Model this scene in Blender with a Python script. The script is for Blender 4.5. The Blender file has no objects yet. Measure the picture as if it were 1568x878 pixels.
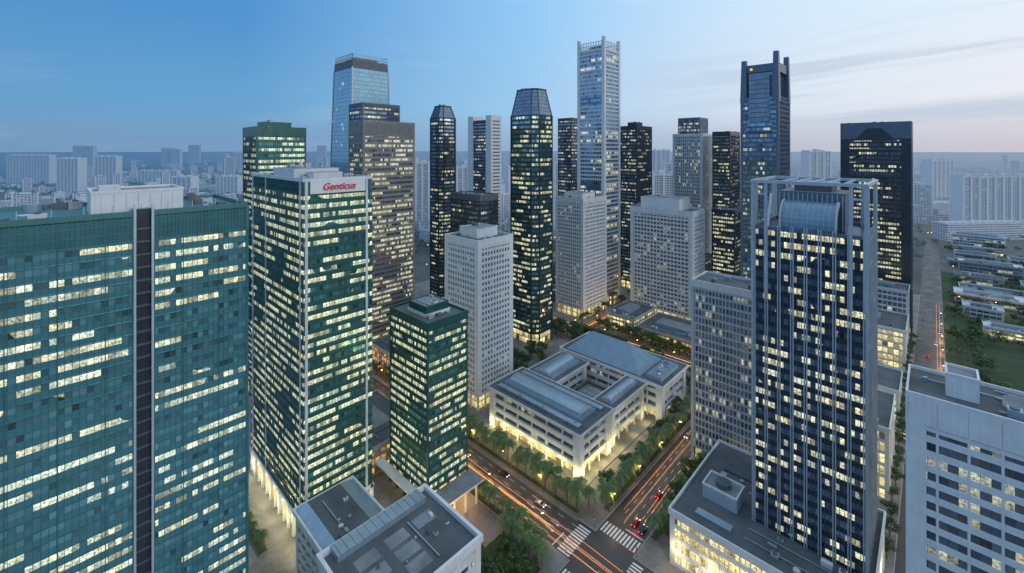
import bpy, math, random
import numpy as np
from mathutils import Vector, Matrix
R = random.Random(7)
scene = bpy.context.scene
scene.view_settings.view_transform = 'Standard'
scene.view_settings.look = 'None'
scene.view_settings.exposure = 0

# world axes follow the street grid; the camera looks diagonally across it
CA, SA = 0.723, 0.691
def g(X, Y):            # east/forward coordinates -> grid coordinates
    return (CA*X - SA*Y, SA*X + CA*Y)

# ------------------------------------------------------------ node helpers
class NT:
    def __init__(s, nt): s.t = nt; s.L = nt.links
    def n(s, typ, **kw):
        nd = s.t.nodes.new(typ)
        for k, v in kw.items(): setattr(nd, k, v)
        return nd
    def put(s, sock, v):
        if isinstance(v, bpy.types.NodeSocket): s.L.new(v, sock)
        else:
            try: sock.default_value = v
            except Exception: sock.default_value = (*v, 1.0)
    def m(s, op, a, b=None, c=None):
        nd = s.n('ShaderNodeMath', operation=op)
        s.put(nd.inputs[0], a)
        if b is not None: s.put(nd.inputs[1], b)
        if c is not None: s.put(nd.inputs[2], c)
        return nd.outputs[0]
    def vm(s, op, a, b=None):
        nd = s.n('ShaderNodeVectorMath', operation=op)
        s.put(nd.inputs[0], a)
        if b is not None: s.put(nd.inputs[1], b)
        return nd
    def mix(s, f, a, b, blend='MIX'):
        nd = s.n('ShaderNodeMix', data_type='RGBA', blend_type=blend)
        s.put(nd.inputs[0], f)
        s.put(nd.inputs[6], (*a, 1) if isinstance(a, tuple) and len(a) == 3 else a)
        s.put(nd.inputs[7], (*b, 1) if isinstance(b, tuple) and len(b) == 3 else b)
        return nd.outputs[2]
    def comb(s, x, y, z=0.0):
        nd = s.n('ShaderNodeCombineXYZ')
        s.put(nd.inputs[0], x); s.put(nd.inputs[1], y); s.put(nd.inputs[2], z)
        return nd.outputs[0]
    def mr(s, v, a, b, c=0.0, d=1.0, smooth=False):
        nd = s.n('ShaderNodeMapRange')
        if smooth: nd.interpolation_type = 'SMOOTHSTEP'
        s.put(nd.inputs[0], v)
        for i, q in enumerate((a, b, c, d)): nd.inputs[i+1].default_value = q
        return nd.outputs[0]
    def wn(s, vec):
        nd = s.n('ShaderNodeTexWhiteNoise', noise_dimensions='2D')
        s.put(nd.inputs['Vector'], vec); return nd
    def noise(s, vec, scale, detail=3.0, rough=0.55):
        nd = s.n('ShaderNodeTexNoise')
        if vec is not None: s.put(nd.inputs['Vector'], vec)
        nd.inputs['Scale'].default_value = scale
        nd.inputs['Detail'].default_value = detail
        nd.inputs['Roughness'].default_value = rough
        return nd.outputs['Fac']

def newmat(name):
    m = bpy.data.materials.new(name); m.use_nodes = True
    nt = m.node_tree; nt.nodes.clear()
    T = NT(nt)
    out = T.n('ShaderNodeOutputMaterial'); b = T.n('ShaderNodeBsdfPrincipled')
    nt.links.new(b.outputs[0], out.inputs[0])
    try: m.cycles.emission_sampling = 'NONE'
    except Exception: pass
    return m, T, b, out
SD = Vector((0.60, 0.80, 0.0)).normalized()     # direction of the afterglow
def haze(T, b, out, D=3600.0, amount=1.0):  # aerial haze painted into the material: emission mixed in by distance from the origin
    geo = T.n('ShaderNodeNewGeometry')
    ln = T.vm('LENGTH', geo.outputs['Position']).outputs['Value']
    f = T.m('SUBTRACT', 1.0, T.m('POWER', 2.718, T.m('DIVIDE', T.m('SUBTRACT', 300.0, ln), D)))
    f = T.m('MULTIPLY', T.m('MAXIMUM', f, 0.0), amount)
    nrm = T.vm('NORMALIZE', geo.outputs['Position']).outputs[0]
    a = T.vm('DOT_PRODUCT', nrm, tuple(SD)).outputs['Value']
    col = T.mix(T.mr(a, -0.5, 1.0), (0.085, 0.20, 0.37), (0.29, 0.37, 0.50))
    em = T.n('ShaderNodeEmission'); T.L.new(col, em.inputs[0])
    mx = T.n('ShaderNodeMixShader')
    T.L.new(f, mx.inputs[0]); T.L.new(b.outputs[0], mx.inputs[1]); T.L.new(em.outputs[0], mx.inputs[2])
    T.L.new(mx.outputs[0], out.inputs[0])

def plain(name, col, rough=0.6, metal=0.0, var=0.25, scale=0.25, streak=True, hz=False, emit=None):
    m, T, b, out = newmat(name)
    geo = T.n('ShaderNodeNewGeometry'); pos = geo.outputs['Position']
    f = T.noise(pos, scale, 5)
    st = T.n('ShaderNodeMapping'); T.L.new(pos, st.inputs[0]); st.inputs['Scale'].default_value = (1.6, 1.6, 0.07)
    f2 = T.noise(st.outputs[0], 1.0, 3)
    f3 = T.noise(pos, 4.0, 2)
    k = T.m('ADD', T.m('MULTIPLY', f, 0.5), T.m('ADD', T.m('MULTIPLY', f2, 0.35 if streak else 0.0), T.m('MULTIPLY', f3, 0.15 if streak else 0.5)))
    k = T.mr(k, 0.32, 0.66, 1-var, 1+var*0.6)
    c = T.mix(1.0, col, T.comb(k, k, k), 'MULTIPLY')
    T.L.new(c, b.inputs['Base Color'])
    b.inputs['Roughness'].default_value = rough; b.inputs['Metallic'].default_value = metal
    if emit:
        b.inputs['Emission Color'].default_value = (*emit[0], 1); b.inputs['Emission Strength'].default_value = emit[1]
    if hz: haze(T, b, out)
    return m

def glass(name, base, sp, spf=0.4, metal=0.6, rough=0.08, pc=0.5, pf=0.8, k=6.0, st=1.1,
          lit=(1.0, 0.90, 0.50), lit2=(0.92, 0.98, 0.70), mull=0.06, tilt=0.02, hz=False, nu=2.2, dark=0.12, kv=0.8):
    m, T, b, out = newmat(name)
    uv = T.n('ShaderNodeUVMap'); sep = T.n('ShaderNodeSeparateXYZ'); T.L.new(uv.outputs[0], sep.inputs[0])
    u, v = sep.outputs[0], sep.outputs[1]
    cu, cv = T.m('FLOOR', u), T.m('FLOOR', v); fu, fv = T.m('FRACT', u), T.m('FRACT', v)
    row = T.wn(T.comb(cv, T.m('ADD', cv, 3.3))).outputs['Value']
    ch = T.m('FLOOR', T.m('DIVIDE', T.m('ADD', cu, T.m('MULTIPLY', row, k)), k))
    w1 = T.wn(T.comb(cu, cv)); w2 = T.wn(T.comb(T.m('ADD', ch, 0.37), T.m('ADD', cv, 0.71)))
    big = T.noise(T.comb(T.m('MULTIPLY', u, 0.05), T.m('MULTIPLY', v, 0.09)), 1.0, 2)
    pcv = T.m('MULTIPLY', pc, T.mr(big, 0.35, 0.65, 0.5, 1.4))
    lt = T.m('MULTIPLY', T.m('LESS_THAN', w2.outputs['Value'], pcv), T.m('LESS_THAN', w1.outputs['Value'], pf))
    win = T.m('MULTIPLY', T.m('GREATER_THAN', fv, spf), T.m('GREATER_THAN', fu, mull))
    hf = T.noise(T.comb(T.m('MULTIPLY', u, nu), T.m('MULTIPLY', v, 5.0)), 1.0, 3, 0.7)
    hf = T.mr(hf, 0.36, 0.62, 0.18, 1.2)
    sc = T.n('ShaderNodeSeparateColor'); T.L.new(w1.outputs['Color'], sc.inputs[0])
    br = T.m('MULTIPLY', T.m('MULTIPLY', lt, win), T.m('MULTIPLY', hf, T.m('ADD', 0.25, sc.outputs[0])))
    br = T.m('MULTIPLY', br, T.m('ADD', 0.55, T.m('MULTIPLY', fv, 0.6)))
    # dim interiors in the unlit cells
    dim = T.m('MULTIPLY', T.m('MULTIPLY', win, T.m('MULTIPLY', hf, sc.outputs[2])), 0.02)
    k1 = T.m('ADD', 1.0-kv*.55, T.m('MULTIPLY', sc.outputs[1], kv))
    hole = T.m('LESS_THAN', w1.outputs['Value'], dark*0.999)
    k1 = T.m('MULTIPLY', k1, T.m('SUBTRACT', 1.0, T.m('MULTIPLY', hole, 0.55)))
    bc = T.mix(1.0, base, T.comb(k1, k1, k1), 'MULTIPLY')
    bc = T.mix(win, sp, bc)
    T.L.new(bc, b.inputs['Base Color'])
    T.L.new(T.m('MULTIPLY', metal, T.mr(win, 0, 1, 0.55, 1.0)), b.inputs['Metallic'])
    T.L.new(T.mr(win, 0, 1, rough+0.14, rough), b.inputs['Roughness'])
    T.L.new(T.mix(row, lit, lit2), b.inputs['Emission Color'])
    T.L.new(T.m('ADD', T.m('MULTIPLY', br, st), dim), b.inputs['Emission Strength'])
    geo = T.n('ShaderNodeNewGeometry')
    t1 = T.vm('SUBTRACT', w1.outputs['Color'], (0.5, 0.5, 0.5)).outputs[0]
    t2 = T.vm('MULTIPLY', t1, (tilt, tilt, tilt)).outputs[0]
    nn = T.vm('NORMALIZE', T.vm('ADD', geo.outputs['Normal'], t2).outputs[0]).outputs[0]
    T.L.new(nn, b.inputs['Normal'])
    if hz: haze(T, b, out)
    return m

# ------------------------------------------------------------ mesh builder
class MB:
    def __init__(s): s.v=[]; s.f=[]; s.m=[]; s.uv=[]; s.mats=[]
    def mi(s, mat):
        if mat not in s.mats: s.mats.append(mat)
        return s.mats.index(mat)
    def face(s, pts, mat, uvs=None):
        i = len(s.v); s.v += [tuple(p) for p in pts]; s.f.append(tuple(range(i, i+len(pts)))); s.m.append(s.mi(mat))
        s.uv += list(uvs) if uvs else [(p[0], p[1]) for p in pts]
    def box(s, x0,x1,y0,y1,z0,z1, mat, top=None, uvf=None):
        def U(a0,a1,fi):
            if uvf: n,off,nf = uvf[fi]; return [(off,0+off),(off+n,0+off),(off+n,nf+off),(off,nf+off)]
            return [(a0,z0),(a1,z0),(a1,z1),(a0,z1)]
        s.face([(x0,y0,z0),(x1,y0,z0),(x1,y0,z1),(x0,y0,z1)], mat, U(x0,x1,0))
        s.face([(x1,y0,z0),(x1,y1,z0),(x1,y1,z1),(x1,y0,z1)], mat, U(y0,y1,1))
        s.face([(x1,y1,z0),(x0,y1,z0),(x0,y1,z1),(x1,y1,z1)], mat, U(x0,x1,2))
        s.face([(x0,y1,z0),(x0,y0,z0),(x0,y0,z1),(x0,y1,z1)], mat, U(y0,y1,3))
        s.face([(x0,y0,z1),(x1,y0,z1),(x1,y1,z1),(x0,y1,z1)], top or mat)
        s.face([(x0,y1,z0),(x1,y1,z0),(x1,y0,z0),(x0,y0,z0)], mat)
    def prism(s, pb, pt, z0, z1, mat, top=None, bay=None, fh=None, off=0, cap=True):
        n = len(pb); acc = 0
        for i in range(n):
            j = (i+1) % n
            w = math.dist(pb[i], pb[j])
            if bay: nb = max(1, round(w/bay)); nf = max(1, round((z1-z0)/fh)); o = off+acc
            else: nb = w; nf = z1-z0; o = acc
            s.face([(*pb[i],z0),(*pb[j],z0),(*pt[j],z1),(*pt[i],z1)], mat, [(o,off),(o+nb,off),(o+nb,off+nf),(o,off+nf)])
            acc += nb + (1 if bay else 0)
        if cap: s.face([(*p,z1) for p in pt], top or mat); s.face([(*p,z0) for p in reversed(pb)], mat)
    def build(s, name, parent=None, smooth=False):
        me = bpy.data.meshes.new(name); me.from_pydata(s.v, [], s.f)
        for m in s.mats: me.materials.append(m)
        me.polygons.foreach_set('material_index', s.m)
        l = me.uv_layers.new(name='UVMap'); l.data.foreach_set('uv', [c for p in s.uv for c in p])
        if smooth: me.polygons.foreach_set('use_smooth', [True]*len(s.f))
        me.update()
        o = bpy.data.objects.new(name, me); scene.collection.objects.link(o)
        if parent: o.parent = parent
        return o
_off = [3]
class Bld:
    def __init__(s, name): s.name = name; s.p = {}
    def __getitem__(s, k):
        if k not in s.p: s.p[k] = MB()
        return s.p[k]
    def done(s, loc=None, rot=0.0):
        e = bpy.data.objects.new(s.name, None); scene.collection.objects.link(e); e.empty_display_size = 3
        for k, mb in s.p.items():
            if mb.f: mb.build(k, e)
        if loc: e.location = loc
        e.rotation_euler[2] = rot
        return e
def glassbox(mb, x0,x1,y0,y1,z0,z1,bay,fh,mat,top):
    nx, ny, nf = max(1,round((x1-x0)/bay)), max(1,round((y1-y0)/bay)), max(1,round((z1-z0)/fh))
    uvf = []
    for n in (nx,ny,nx,ny):
        uvf.append((n, _off[0], nf)); _off[0] = (_off[0] + n + 11) % 900
    mb.box(x0,x1,y0,y1,z0,z1,mat,top,uvf)
def frame(mb, x0,x1,y0,y1,z0,z1,bay,fh,mat,pw=0.3,pd=0.25,bh=0.5,bd=0.15,bmat=None,cw=0.8,cd=None,bands=True,piers=True,every=1,bmain=0.0):
    nx, ny, nf = max(1,round((x1-x0)/bay)), max(1,round((y1-y0)/bay)), max(1,round((z1-z0)/fh))
    bmat = bmat or mat
    if bands:
        for i in range(nf):
            z = z0 + (z1-z0)*i/nf + bmain
            mb.box(x0-bd,x1+bd,y0-bd,y1+bd,z,z+bh,bmat)
        mb.box(x0-bd,x1+bd,y0-bd,y1+bd,z1-bh*0.6,z1+0.15,bmat)
    zt = z1+0.25
    if piers:
        for i in range(every,nx,every):
            x = x0+(x1-x0)*i/nx
            mb.box(x-pw/2,x+pw/2,y0-pd,y0+0.05,z0,zt,mat); mb.box(x-pw/2,x+pw/2,y1-0.05,y1+pd,z0,zt,mat)
        for i in range(every,ny,every):
            y = y0+(y1-y0)*i/ny
            mb.box(x0-pd,x0+0.05,y-pw/2,y+pw/2,z0,zt,mat); mb.box(x1-0.05,x1+pd,y-pw/2,y+pw/2,z0,zt,mat)
    if cw:
        cd = cd if cd is not None else max(pd,bd)+0.06
        for (xa,xb) in ((x0-cd,x0+cw),(x1-cw,x1+cd)):
            for (ya,yb) in ((y0-cd,y0+cw),(y1-cw,y1+cd)):
                mb.box(xa,xb,ya,yb,z0,zt+0.1,mat)
def parapet(mb,x0,x1,y0,y1,z,h,mat,t=0.45):
    mb.box(x0,x1,y0,y0+t,z,z+h,mat); mb.box(x0,x1,y1-t,y1,z,z+h,mat)
    mb.box(x0,x0+t,y0+t,y1-t,z,z+h-0.004,mat); mb.box(x1-t,x1,y0+t,y1-t,z,z+h-0.004,mat)
def cyl(mb,x,y,r,z0,z1,mat,n=12,r2=None,top=None):
    r2 = r if r2 is None else r2
    a = [(x+r*math.cos(2*math.pi*i/n),y+r*math.sin(2*math.pi*i/n)) for i in range(n)]
    b = [(x+r2*math.cos(2*math.pi*i/n),y+r2*math.sin(2*math.pi*i/n)) for i in range(n)]
    mb.prism(a,b,z0,z1,mat,top)
def clutter(mb,x0,x1,y0,y1,z,n,seed,s=1.0):
    r = random.Random(seed)
    used=[]
    for i in range(n*3):
        if len(used)>=n: break
        w,d,h = r.uniform(1.2,4.5)*s, r.uniform(1.2,4)*s, r.uniform(0.6,2.4)*s
        if x1-x0-w<0.5 or y1-y0-d<0.5: continue
        x,y = r.uniform(x0,x1-w), r.uniform(y0,y1-d)
        if any(x<u[1]+.2 and x+w>u[0]-.2 and y<u[3]+.2 and y+d>u[2]-.2 for u in used): continue
        used.append((x,x+w,y,y+d))
        mat = r.choice([M['metal'],M['conc'],M['white2'],M['dgrey']])
        if r.random()<0.3: cyl(mb,x+w/2,y+d/2,min(w,d)/2,z+.01,z+h,mat)
        else:
            mb.box(x,x+w,y,y+d,z+.01,z+h,mat)
            if r.random()<.6: cyl(mb,x+w/2,y+d/2,min(w,d)*.36,z+h,z+h+.35,M['dgrey'])
    for i in range(max(1,n//4)):
        y = r.uniform(y0,y1); 
        if x1-x0>6: mb.box(x0+1,x1-1-r.uniform(0,(x1-x0)*.4),y,y+.35,z+.2+.011*i,z+.5+.011*i,M['metal'])

# ------------------------------------------------------------ materials
M = {}
M['white'] = plain('white_cladding',(0.66,0.69,0.73),0.55,var=0.14)
M['white2'] = plain('pale_painted_concrete',(0.58,0.61,0.65),0.6,var=0.22)
M['conc'] = plain('grey_concrete',(0.32,0.34,0.36),0.75,var=0.3)
M['lgrey'] = plain('light_grey_aluminium',(0.44,0.52,0.60),0.4,0.3,var=0.15)
M['metal'] = plain('roof_metal',(0.33,0.43,0.52),0.38,0.5,var=0.2)
M['bluer'] = plain('blue_grey_metal_roof',(0.18,0.28,0.38),0.4,0.3,var=0.2)
M['dgrey'] = plain('dark_grey_panel',(0.09,0.11,0.13),0.5,var=0.3)
M['black'] = plain('dark_granite',(0.04,0.058,0.08),0.25,0.2,var=0.3)
M['green'] = plain('green_spandrel',(0.025,0.115,0.11),0.3,0.3,var=0.3)
M['greenl'] = plain('green_louvre',(0.05,0.175,0.18),0.4,0.3,var=0.2)
M['teal'] = plain('teal_spandrel',(0.06,0.21,0.25),0.25,0.4,var=0.3)
M['brown'] = plain('brown_grey_stone',(0.20,0.20,0.205),0.6,var=0.2)
M['bluegrey'] = plain('blue_grey_panel',(0.12,0.17,0.235),0.4,0.2,var=0.2)
M['roof'] = plain('roof_felt',(0.10,0.115,0.13),0.85,var=0.5,scale=0.12,streak=False)
M['roofl'] = plain('roof_pale_screed',(0.21,0.235,0.265),0.8,var=0.5,scale=0.15,streak=False)
M['gA'] = glass('teal_curtain_wall',(0.17,0.42,0.49),(0.085,0.26,0.31),0.54,0.66,0.06,0.56,0.86,11,1.25,dark=0.14)
M['gB'] = glass('green_curtain_wall',(0.10,0.30,0.30),(0.045,0.16,0.155),0.50,0.65,0.08,0.74,0.9,13,1.15)
M['gD'] = glass('blue_mirror_glass',(0.24,0.42,0.53),(0.18,0.35,0.46),0.2,0.95,0.05,0.03,0.5,4,0.8,tilt=0.003,dark=0.0,kv=.22)
M['gK'] = glass('dark_glass',(0.28,0.38,0.48),(0.06,0.085,0.12),0.5,0.92,0.07,0.36,0.75,6,1.0)
M['gE'] = glass('bronze_strip_glass',(0.12,0.15,0.19),(0.14,0.14,0.15),0.5,0.6,0.12,0.64,0.85,8,1.0)
M['gH'] = glass('deep_green_glass',(0.20,0.36,0.40),(0.03,0.08,0.095),0.48,0.88,0.06,0.46,0.86,6,1.05)
M['gL'] = glass('blue_strip_glass',(0.18,0.32,0.46),(0.11,0.20,0.30),0.4,0.85,0.06,0.2,0.8,12,0.95,tilt=.01,kv=.4)
M['gW'] = glass('recessed_window_glass',(0.08,0.12,0.17),(0.05,0.07,0.09),0.1,0.5,0.12,0.26,0.30,3,0.85,mull=0.03)
M['gU'] = glass('navy_window_glass',(0.13,0.23,0.36),(0.03,0.055,0.09),0.46,0.8,0.07,0.62,0.75,3,1.25,mull=0.1)
M['gT'] = glass('grid_window_glass',(0.13,0.20,0.28),(0.08,0.12,0.16),0.2,0.6,0.1,0.32,0.42,5,1.0)
M['gV'] = glass('square_window_glass',(0.12,0.17,0.23),(0.05,0.07,0.09),0.1,0.6,0.08,0.38,0.45,3,0.95)
M['gS'] = glass('slate_blue_glass',(0.22,0.34,0.47),(0.07,0.12,0.18),0.4,0.85,0.07,0.22,0.6,5,1.0)
M['glow'] = glass('lit_shopfront',(0.25,0.22,0.12),(0.3,0.25,0.15),0.12,0.1,0.2,1.8,0.97,3,1.45,lit=(1,.78,.30),lit2=(1,.87,.45),mull=0.08)
M['glowo'] = glass('amber_shopfront',(0.25,0.18,0.1),(0.2,0.12,0.05),0.15,0.1,0.2,1.3,0.8,2,1.3,lit=(1,.45,.10),lit2=(1,.62,.2),mull=0.1)
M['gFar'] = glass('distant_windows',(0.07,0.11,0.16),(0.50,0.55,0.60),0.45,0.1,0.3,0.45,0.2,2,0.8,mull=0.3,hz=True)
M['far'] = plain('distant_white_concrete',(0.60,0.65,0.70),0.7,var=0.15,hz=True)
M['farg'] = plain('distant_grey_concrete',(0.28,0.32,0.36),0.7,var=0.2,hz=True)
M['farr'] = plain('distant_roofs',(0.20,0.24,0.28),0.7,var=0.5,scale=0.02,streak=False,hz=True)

# ------------------------------------------------------------ ground
m,T,b,out = newmat('city_ground')
geo=T.n('ShaderNodeNewGeometry'); f=T.noise(geo.outputs['Position'],0.006,8); f2=T.noise(geo.outputs['Position'],0.06,4)
c=T.mix(T.mr(f,0.42,0.56),(0.018,0.04,0.028),(0.08,0.09,0.09)); c=T.mix(T.mr(f2,.4,.6,0,.6),c,(0.025,0.04,0.03))
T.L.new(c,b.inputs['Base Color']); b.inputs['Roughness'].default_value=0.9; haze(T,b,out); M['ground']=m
gmb=MB(); S=45000; gmb.face([(-S,-S,0),(S,-S,0),(S,S,0),(-S,S,0)],M['ground']); gmb.build('ground')

m,T,b,out=newmat('asphalt')
geo=T.n('ShaderNodeNewGeometry'); P=geo.outputs['Position']
f=T.noise(P,0.12,5); f2=T.noise(P,6,2); k=T.mr(T.m('ADD',T.m('MULTIPLY',f,.7),T.m('MULTIPLY',f2,.3)),.35,.65,.035,.075)
T.L.new(T.comb(k,k,T.m('MULTIPLY',k,1.1)),b.inputs['Base Color']); T.L.new(T.mr(f,.3,.7,.3,.7),b.inputs['Roughness']); M['asphalt']=m
m,T,b,out=newmat('paving')
geo=T.n('ShaderNodeNewGeometry'); P=geo.outputs['Position']
br=T.n('ShaderNodeTexBrick'); T.L.new(P,br.inputs['Vector']); br.inputs['Scale'].default_value=0.5
br.inputs['Color1'].default_value=(.20,.20,.20,1); br.inputs['Color2'].default_value=(.27,.27,.27,1); br.inputs['Mortar'].default_value=(.12,.12,.12,1); br.inputs['Mortar Size'].default_value=.03
f=T.noise(P,0.08,5); k=T.mr(f,.35,.65,.6,1.15)
T.L.new(T.mix(1.0,br.outputs[0],T.comb(k,k,k),'MULTIPLY'),b.inputs['Base Color']); b.inputs['Roughness'].default_value=.7; M['paving']=m
M['kerb']=plain('kerb_stone',(.34,.34,.34),.7,var=.2,streak=False)
M['paint']=plain('road_paint',(.78,.78,.76),.6,var=.25,scale=1.5,streak=False)
M['grass']=plain('lawn_grass',(.035,.07,.03),.9,var=.6,scale=.1,streak=False)
def rect(mb,x0,x1,y0,y1,z,mat): mb.face([(x0,y0,z),(x1,y0,z),(x1,y1,z),(x0,y1,z)],mat)
rd=MB()
for r_ in [(-900,60,131,148),(-96,-80,148,300),(-96,-80,-60,131),(-900,400,300,314),(-10,6,172,300),(-10,6,314,1200),(-218,-206,314,900),(12,260,604,612)]:
    rect(rd,*r_,0.004 if r_[0]!=12 else .14,M['asphalt'])
rd.build('road')
def slab(name,x0,x1,y0,y1,mat):
    mb=MB(); mb.box(x0+.3,x1-.3,y0+.3,y1-.3,.0,.13,mat)
    mb.box(x0,x1,y0,y0+.3,0,.126,M['kerb']); mb.box(x0,x1,y1-.3,y1,0,.126,M['kerb'])
    mb.box(x0,x0+.3,y0+.3,y1-.3,0,.126,M['kerb']); mb.box(x1-.3,x1,y0+.3,y1-.3,0,.126,M['kerb']); mb.build(name)
slab('pavement',-420,-96,148,300,M['paving']); slab('pavement',-80,-10,172,300,M['paving']); slab('pavement',-80,90,148,171.7,M['paving'])
slab('pavement',-420,-96,-60,131,M['paving']); slab('pavement',-80,90,-60,131,M['paving'])
slab('pavement',-420,-218,314,700,M['paving']); slab('pavement',-206,-10,314,620,M['paving'])
slab('lawn',6,330,172,299.6,M['grass']); slab('lawn',6,330,314,760,M['grass'])
vg=MB()
for r_ in [(-186,-106,149.4,151.6),(-99.8,-97.6,160,296),(-79,-76.6,160,296),(-148,-108,126.4,129),(-122,-101,99,121),(-226,-180,53,56)]:
    vg.box(*r_,.12,.42,M['kerb'],M['grass'])
vg.build('planted_verge')
mk=MB()
def dash(x0,x1,y0,y1): rect(mk,x0,x1,y0,y1,.008,M['paint'])
for x in range(-420,-104,7): 
    for y in (134.8,138.3,141.5,144.7): dash(x,x+3,y-.08,y+.08)
for x in range(-74,56,7):
    for y in (134.8,138.3,141.5,144.7): dash(x,x+3,y-.08,y+.08)
dash(-420,-104,131.5,131.65); dash(-420,-104,147.3,147.45)
for y in range(164,296,7):
    for x in (-92,-88,-84): dash(x-.08,x+.08,y,y+3)
for y in range(-50,120,7):
    for x in (-92,-88,-84): dash(x-.08,x+.08,y,y+3)
y=131.8
while y<147.2: dash(-102.5,-97.2,y,y+.75); dash(-79,-75,y,y+.75); y+=1.4
x=-95.3
while x<-80.8: dash(x,x+.75,150,155.5); dash(x,x+.75,123,127.5); x+=1.4
dash(-104.9,-104.5,131.6,139); dash(-88,-80.5,157,157.4)
for x0 in (-112,-125): 
    for yy in (136.5,140): dash(x0,x0+3,yy-.1,yy+.1); mk.face([(x0+3,yy-.5,.008),(x0+4.4,yy,.008),(x0+3,yy+.5,.008)],M['paint'])
mk.build('road_markings')

# ------------------------------------------------------------ towers
def lamp(name,loc,power,col,rad=0.4,parent=None):
    l=bpy.data.lights.new(name,'POINT'); l.energy=power; l.color=col; l.shadow_soft_size=rad
    o=bpy.data.objects.new(name,l); o.location=loc; scene.collection.objects.link(o)
    if parent: o.parent=parent
    return o
WARM=(1,.74,.36)
B=Bld('teal_glass_office_building')
x0,x1=-168,-135
for (ya,yb) in ((-35,13.6),(16.8,37)):
    glassbox(B['glazing'],x0,x1,ya,yb,0,128.3,1.15,3.05,M['gA'],M['roof'])
    frame(B['spandrels_and_mullions'],x0,x1,ya,yb,0,128.3,1.15,3.05,M['teal'],pw=.07,pd=.10,bh=.20,bd=.16,cw=.5)
    frame(B['louvre_crown'],x0,x1,ya,yb,128.6,134.6,.75,2.0,M['greenl'],pw=.12,pd=.22,bh=.18,bd=.14,cw=.5)
    B['louvre_crown'].box(x0+.02,x1-.02,ya+.02,yb-.02,128.45,134.2,M['teal'],M['roof'])
    parapet(B['roof_parapet'],x0-.1,x1+.1,ya,yb,134.4,1.3,M['greenl'])
    for yy in np.arange(ya+6,yb-2,7.5):
        B['spandrels_and_mullions'].box(x1,x1+.24,yy-.09,yy+.09,0,134,M['teal'])
B['service_slot'].box(x0+1,x1-1.2,13.6,16.8,0,136,M['black'],M['conc'])
for z in np.arange(3,134,3.05): B['service_slot'].box(x1-1.2,x1-.7,13.65,16.75,z,z+.4,M['dgrey'])
for (ya,yb) in ((13.35,13.8),(16.6,17.05)): B['service_slot'].box(x1-.4,x1+.45,ya,yb,0,137.2,M['lgrey'])
B['roof_plant_room'].box(-154,-139,6.3,23.5,134.3,140.0,M['white'],M['roofl'])
B['roof_plant_room'].box(-151,-146,8,12,139.9,141.2,M['white2'])
for yy in np.arange(8,23.5,2.2): B['roof_plant_room'].box(-139,-138.96,yy,yy+.06,134.8,139.6,M['conc'])
parapet(B['roof_plant_room'],-154.1,-138.9,6.2,23.6,139.9,.6,M['white'])
clutter(B['roof_equipment'],-166,-159,-30,34,134.3,8,1); clutter(B['roof_equipment'],-156,-137,-28,2,134.3,12,2,.8); clutter(B['roof_equipment'],-156,-138,27,35,134.3,5,3,.8)
for k in range(14): B['roof_equipment'].box(-137.3,-137.15,-30+k*5,-29.85+k*5,135.2,137.2,M['metal'])
B.done()

# green tower with sign
B=Bld('green_sign_tower'); x0,x1,y0,y1=-231,-169.4,65,92.7; ZB=11
B['glazing'].box(x0+1.6,x1-1.6,y0+1.6,y1-1.6,0,ZB,M['glow'],M['roof'],[(10,4,2),(5,20,2),(10,44,2),(5,60,2)])
glassbox(B['glazing'],x0,x1,y0,y1,ZB,133,1.2,3.5,M['gB'],M['roof'])
frame(B['spandrels_and_mullions'],x0,x1,y0,y1,ZB,133,1.2,3.5,M['green'],pw=.07,pd=.09,bh=.5,bd=.18,cw=0)
mb=B['white_pilasters']
for (xa,xb,ya,yb) in [(x1-1.0,x1+.4,y0+.4,y0+1.4),(x1-1.3,x1+.4,y1-3.0,y1-2.1),(x1-3.2,x1-2.4,y0-.4,y0+1),(x0+2.5,x0+3.3,y0-.4,y0+1),(x0+20,x0+20.6,y0-.35,y0+1),(x0-.4,x0+1,y0+2,y0+3),(x0-.4,x0+1,y1-3,y1-2),(x0+3,x0+4,y1-1,y1+.5),(x1-4,x1-3,y1-1,y1+.5)]:
    mb.box(xa,xb,ya,yb,0,138.5,M['white2'])
mb=B['crown']
mb.box(x0+.1,x1-.1,y0+.1,y1-.1,133.15,138,M['greenl'],M['roof']); frame(mb,x0,x1,y0,y1,133.3,138,1.35,2.3,M['greenl'],pw=.12,pd=.2,bh=.2,bd=.15,cw=0)
parapet(mb,x0-.2,x1+.2,y0-.2,y1+.2,138,1.3,M['white2'])
mb.box(x1+.2,x1+.75,y0+2.2,y1-3.4,133.4,138.6,M['white'])
mb.box(-214,-190,69,88,138.1,142.2,M['white2'],M['roofl']); mb.box(-186,-178,72,84,138.1,141,M['white2'],M['roofl'])
clutter(B['roof_equipment'],-229,-216,67,90,138.1,7,5); clutter(B['roof_equipment'],-189,-171,67,71,138.1,5,6); clutter(B['roof_equipment'],-188,-171,85,91,138.1,6,61); clutter(B['roof_equipment'],-212,-192,70,87,142.3,5,62)
mb=B['arcade']
for i in range(13):
    x=x0+i*(x1-x0)/12; mb.box(x-.6,x+.6,y0-.3,y0+.9,0,ZB,M['white']); mb.box(x-.6,x+.6,y1-.9,y1+.3,0,ZB,M['white'])
for i in range(1,6):
    y=y0+i*(y1-y0)/6; mb.box(x1-.9,x1+.3,y-.6,y+.6,0,ZB,M['white']); mb.box(x0-.3,x0+.9,y-.6,y+.6,0,ZB,M['white'])
mb.box(x0-.6,x1+.6,y0-.6,y1+.6,ZB-1.3,ZB+.1,M['white'])
E=B.done()
for i in range(6): lamp('arcade_lamp',(x0+5+i*10.5,y0-2.0,5),1300,(1,.83,.42),.5,E)
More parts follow.
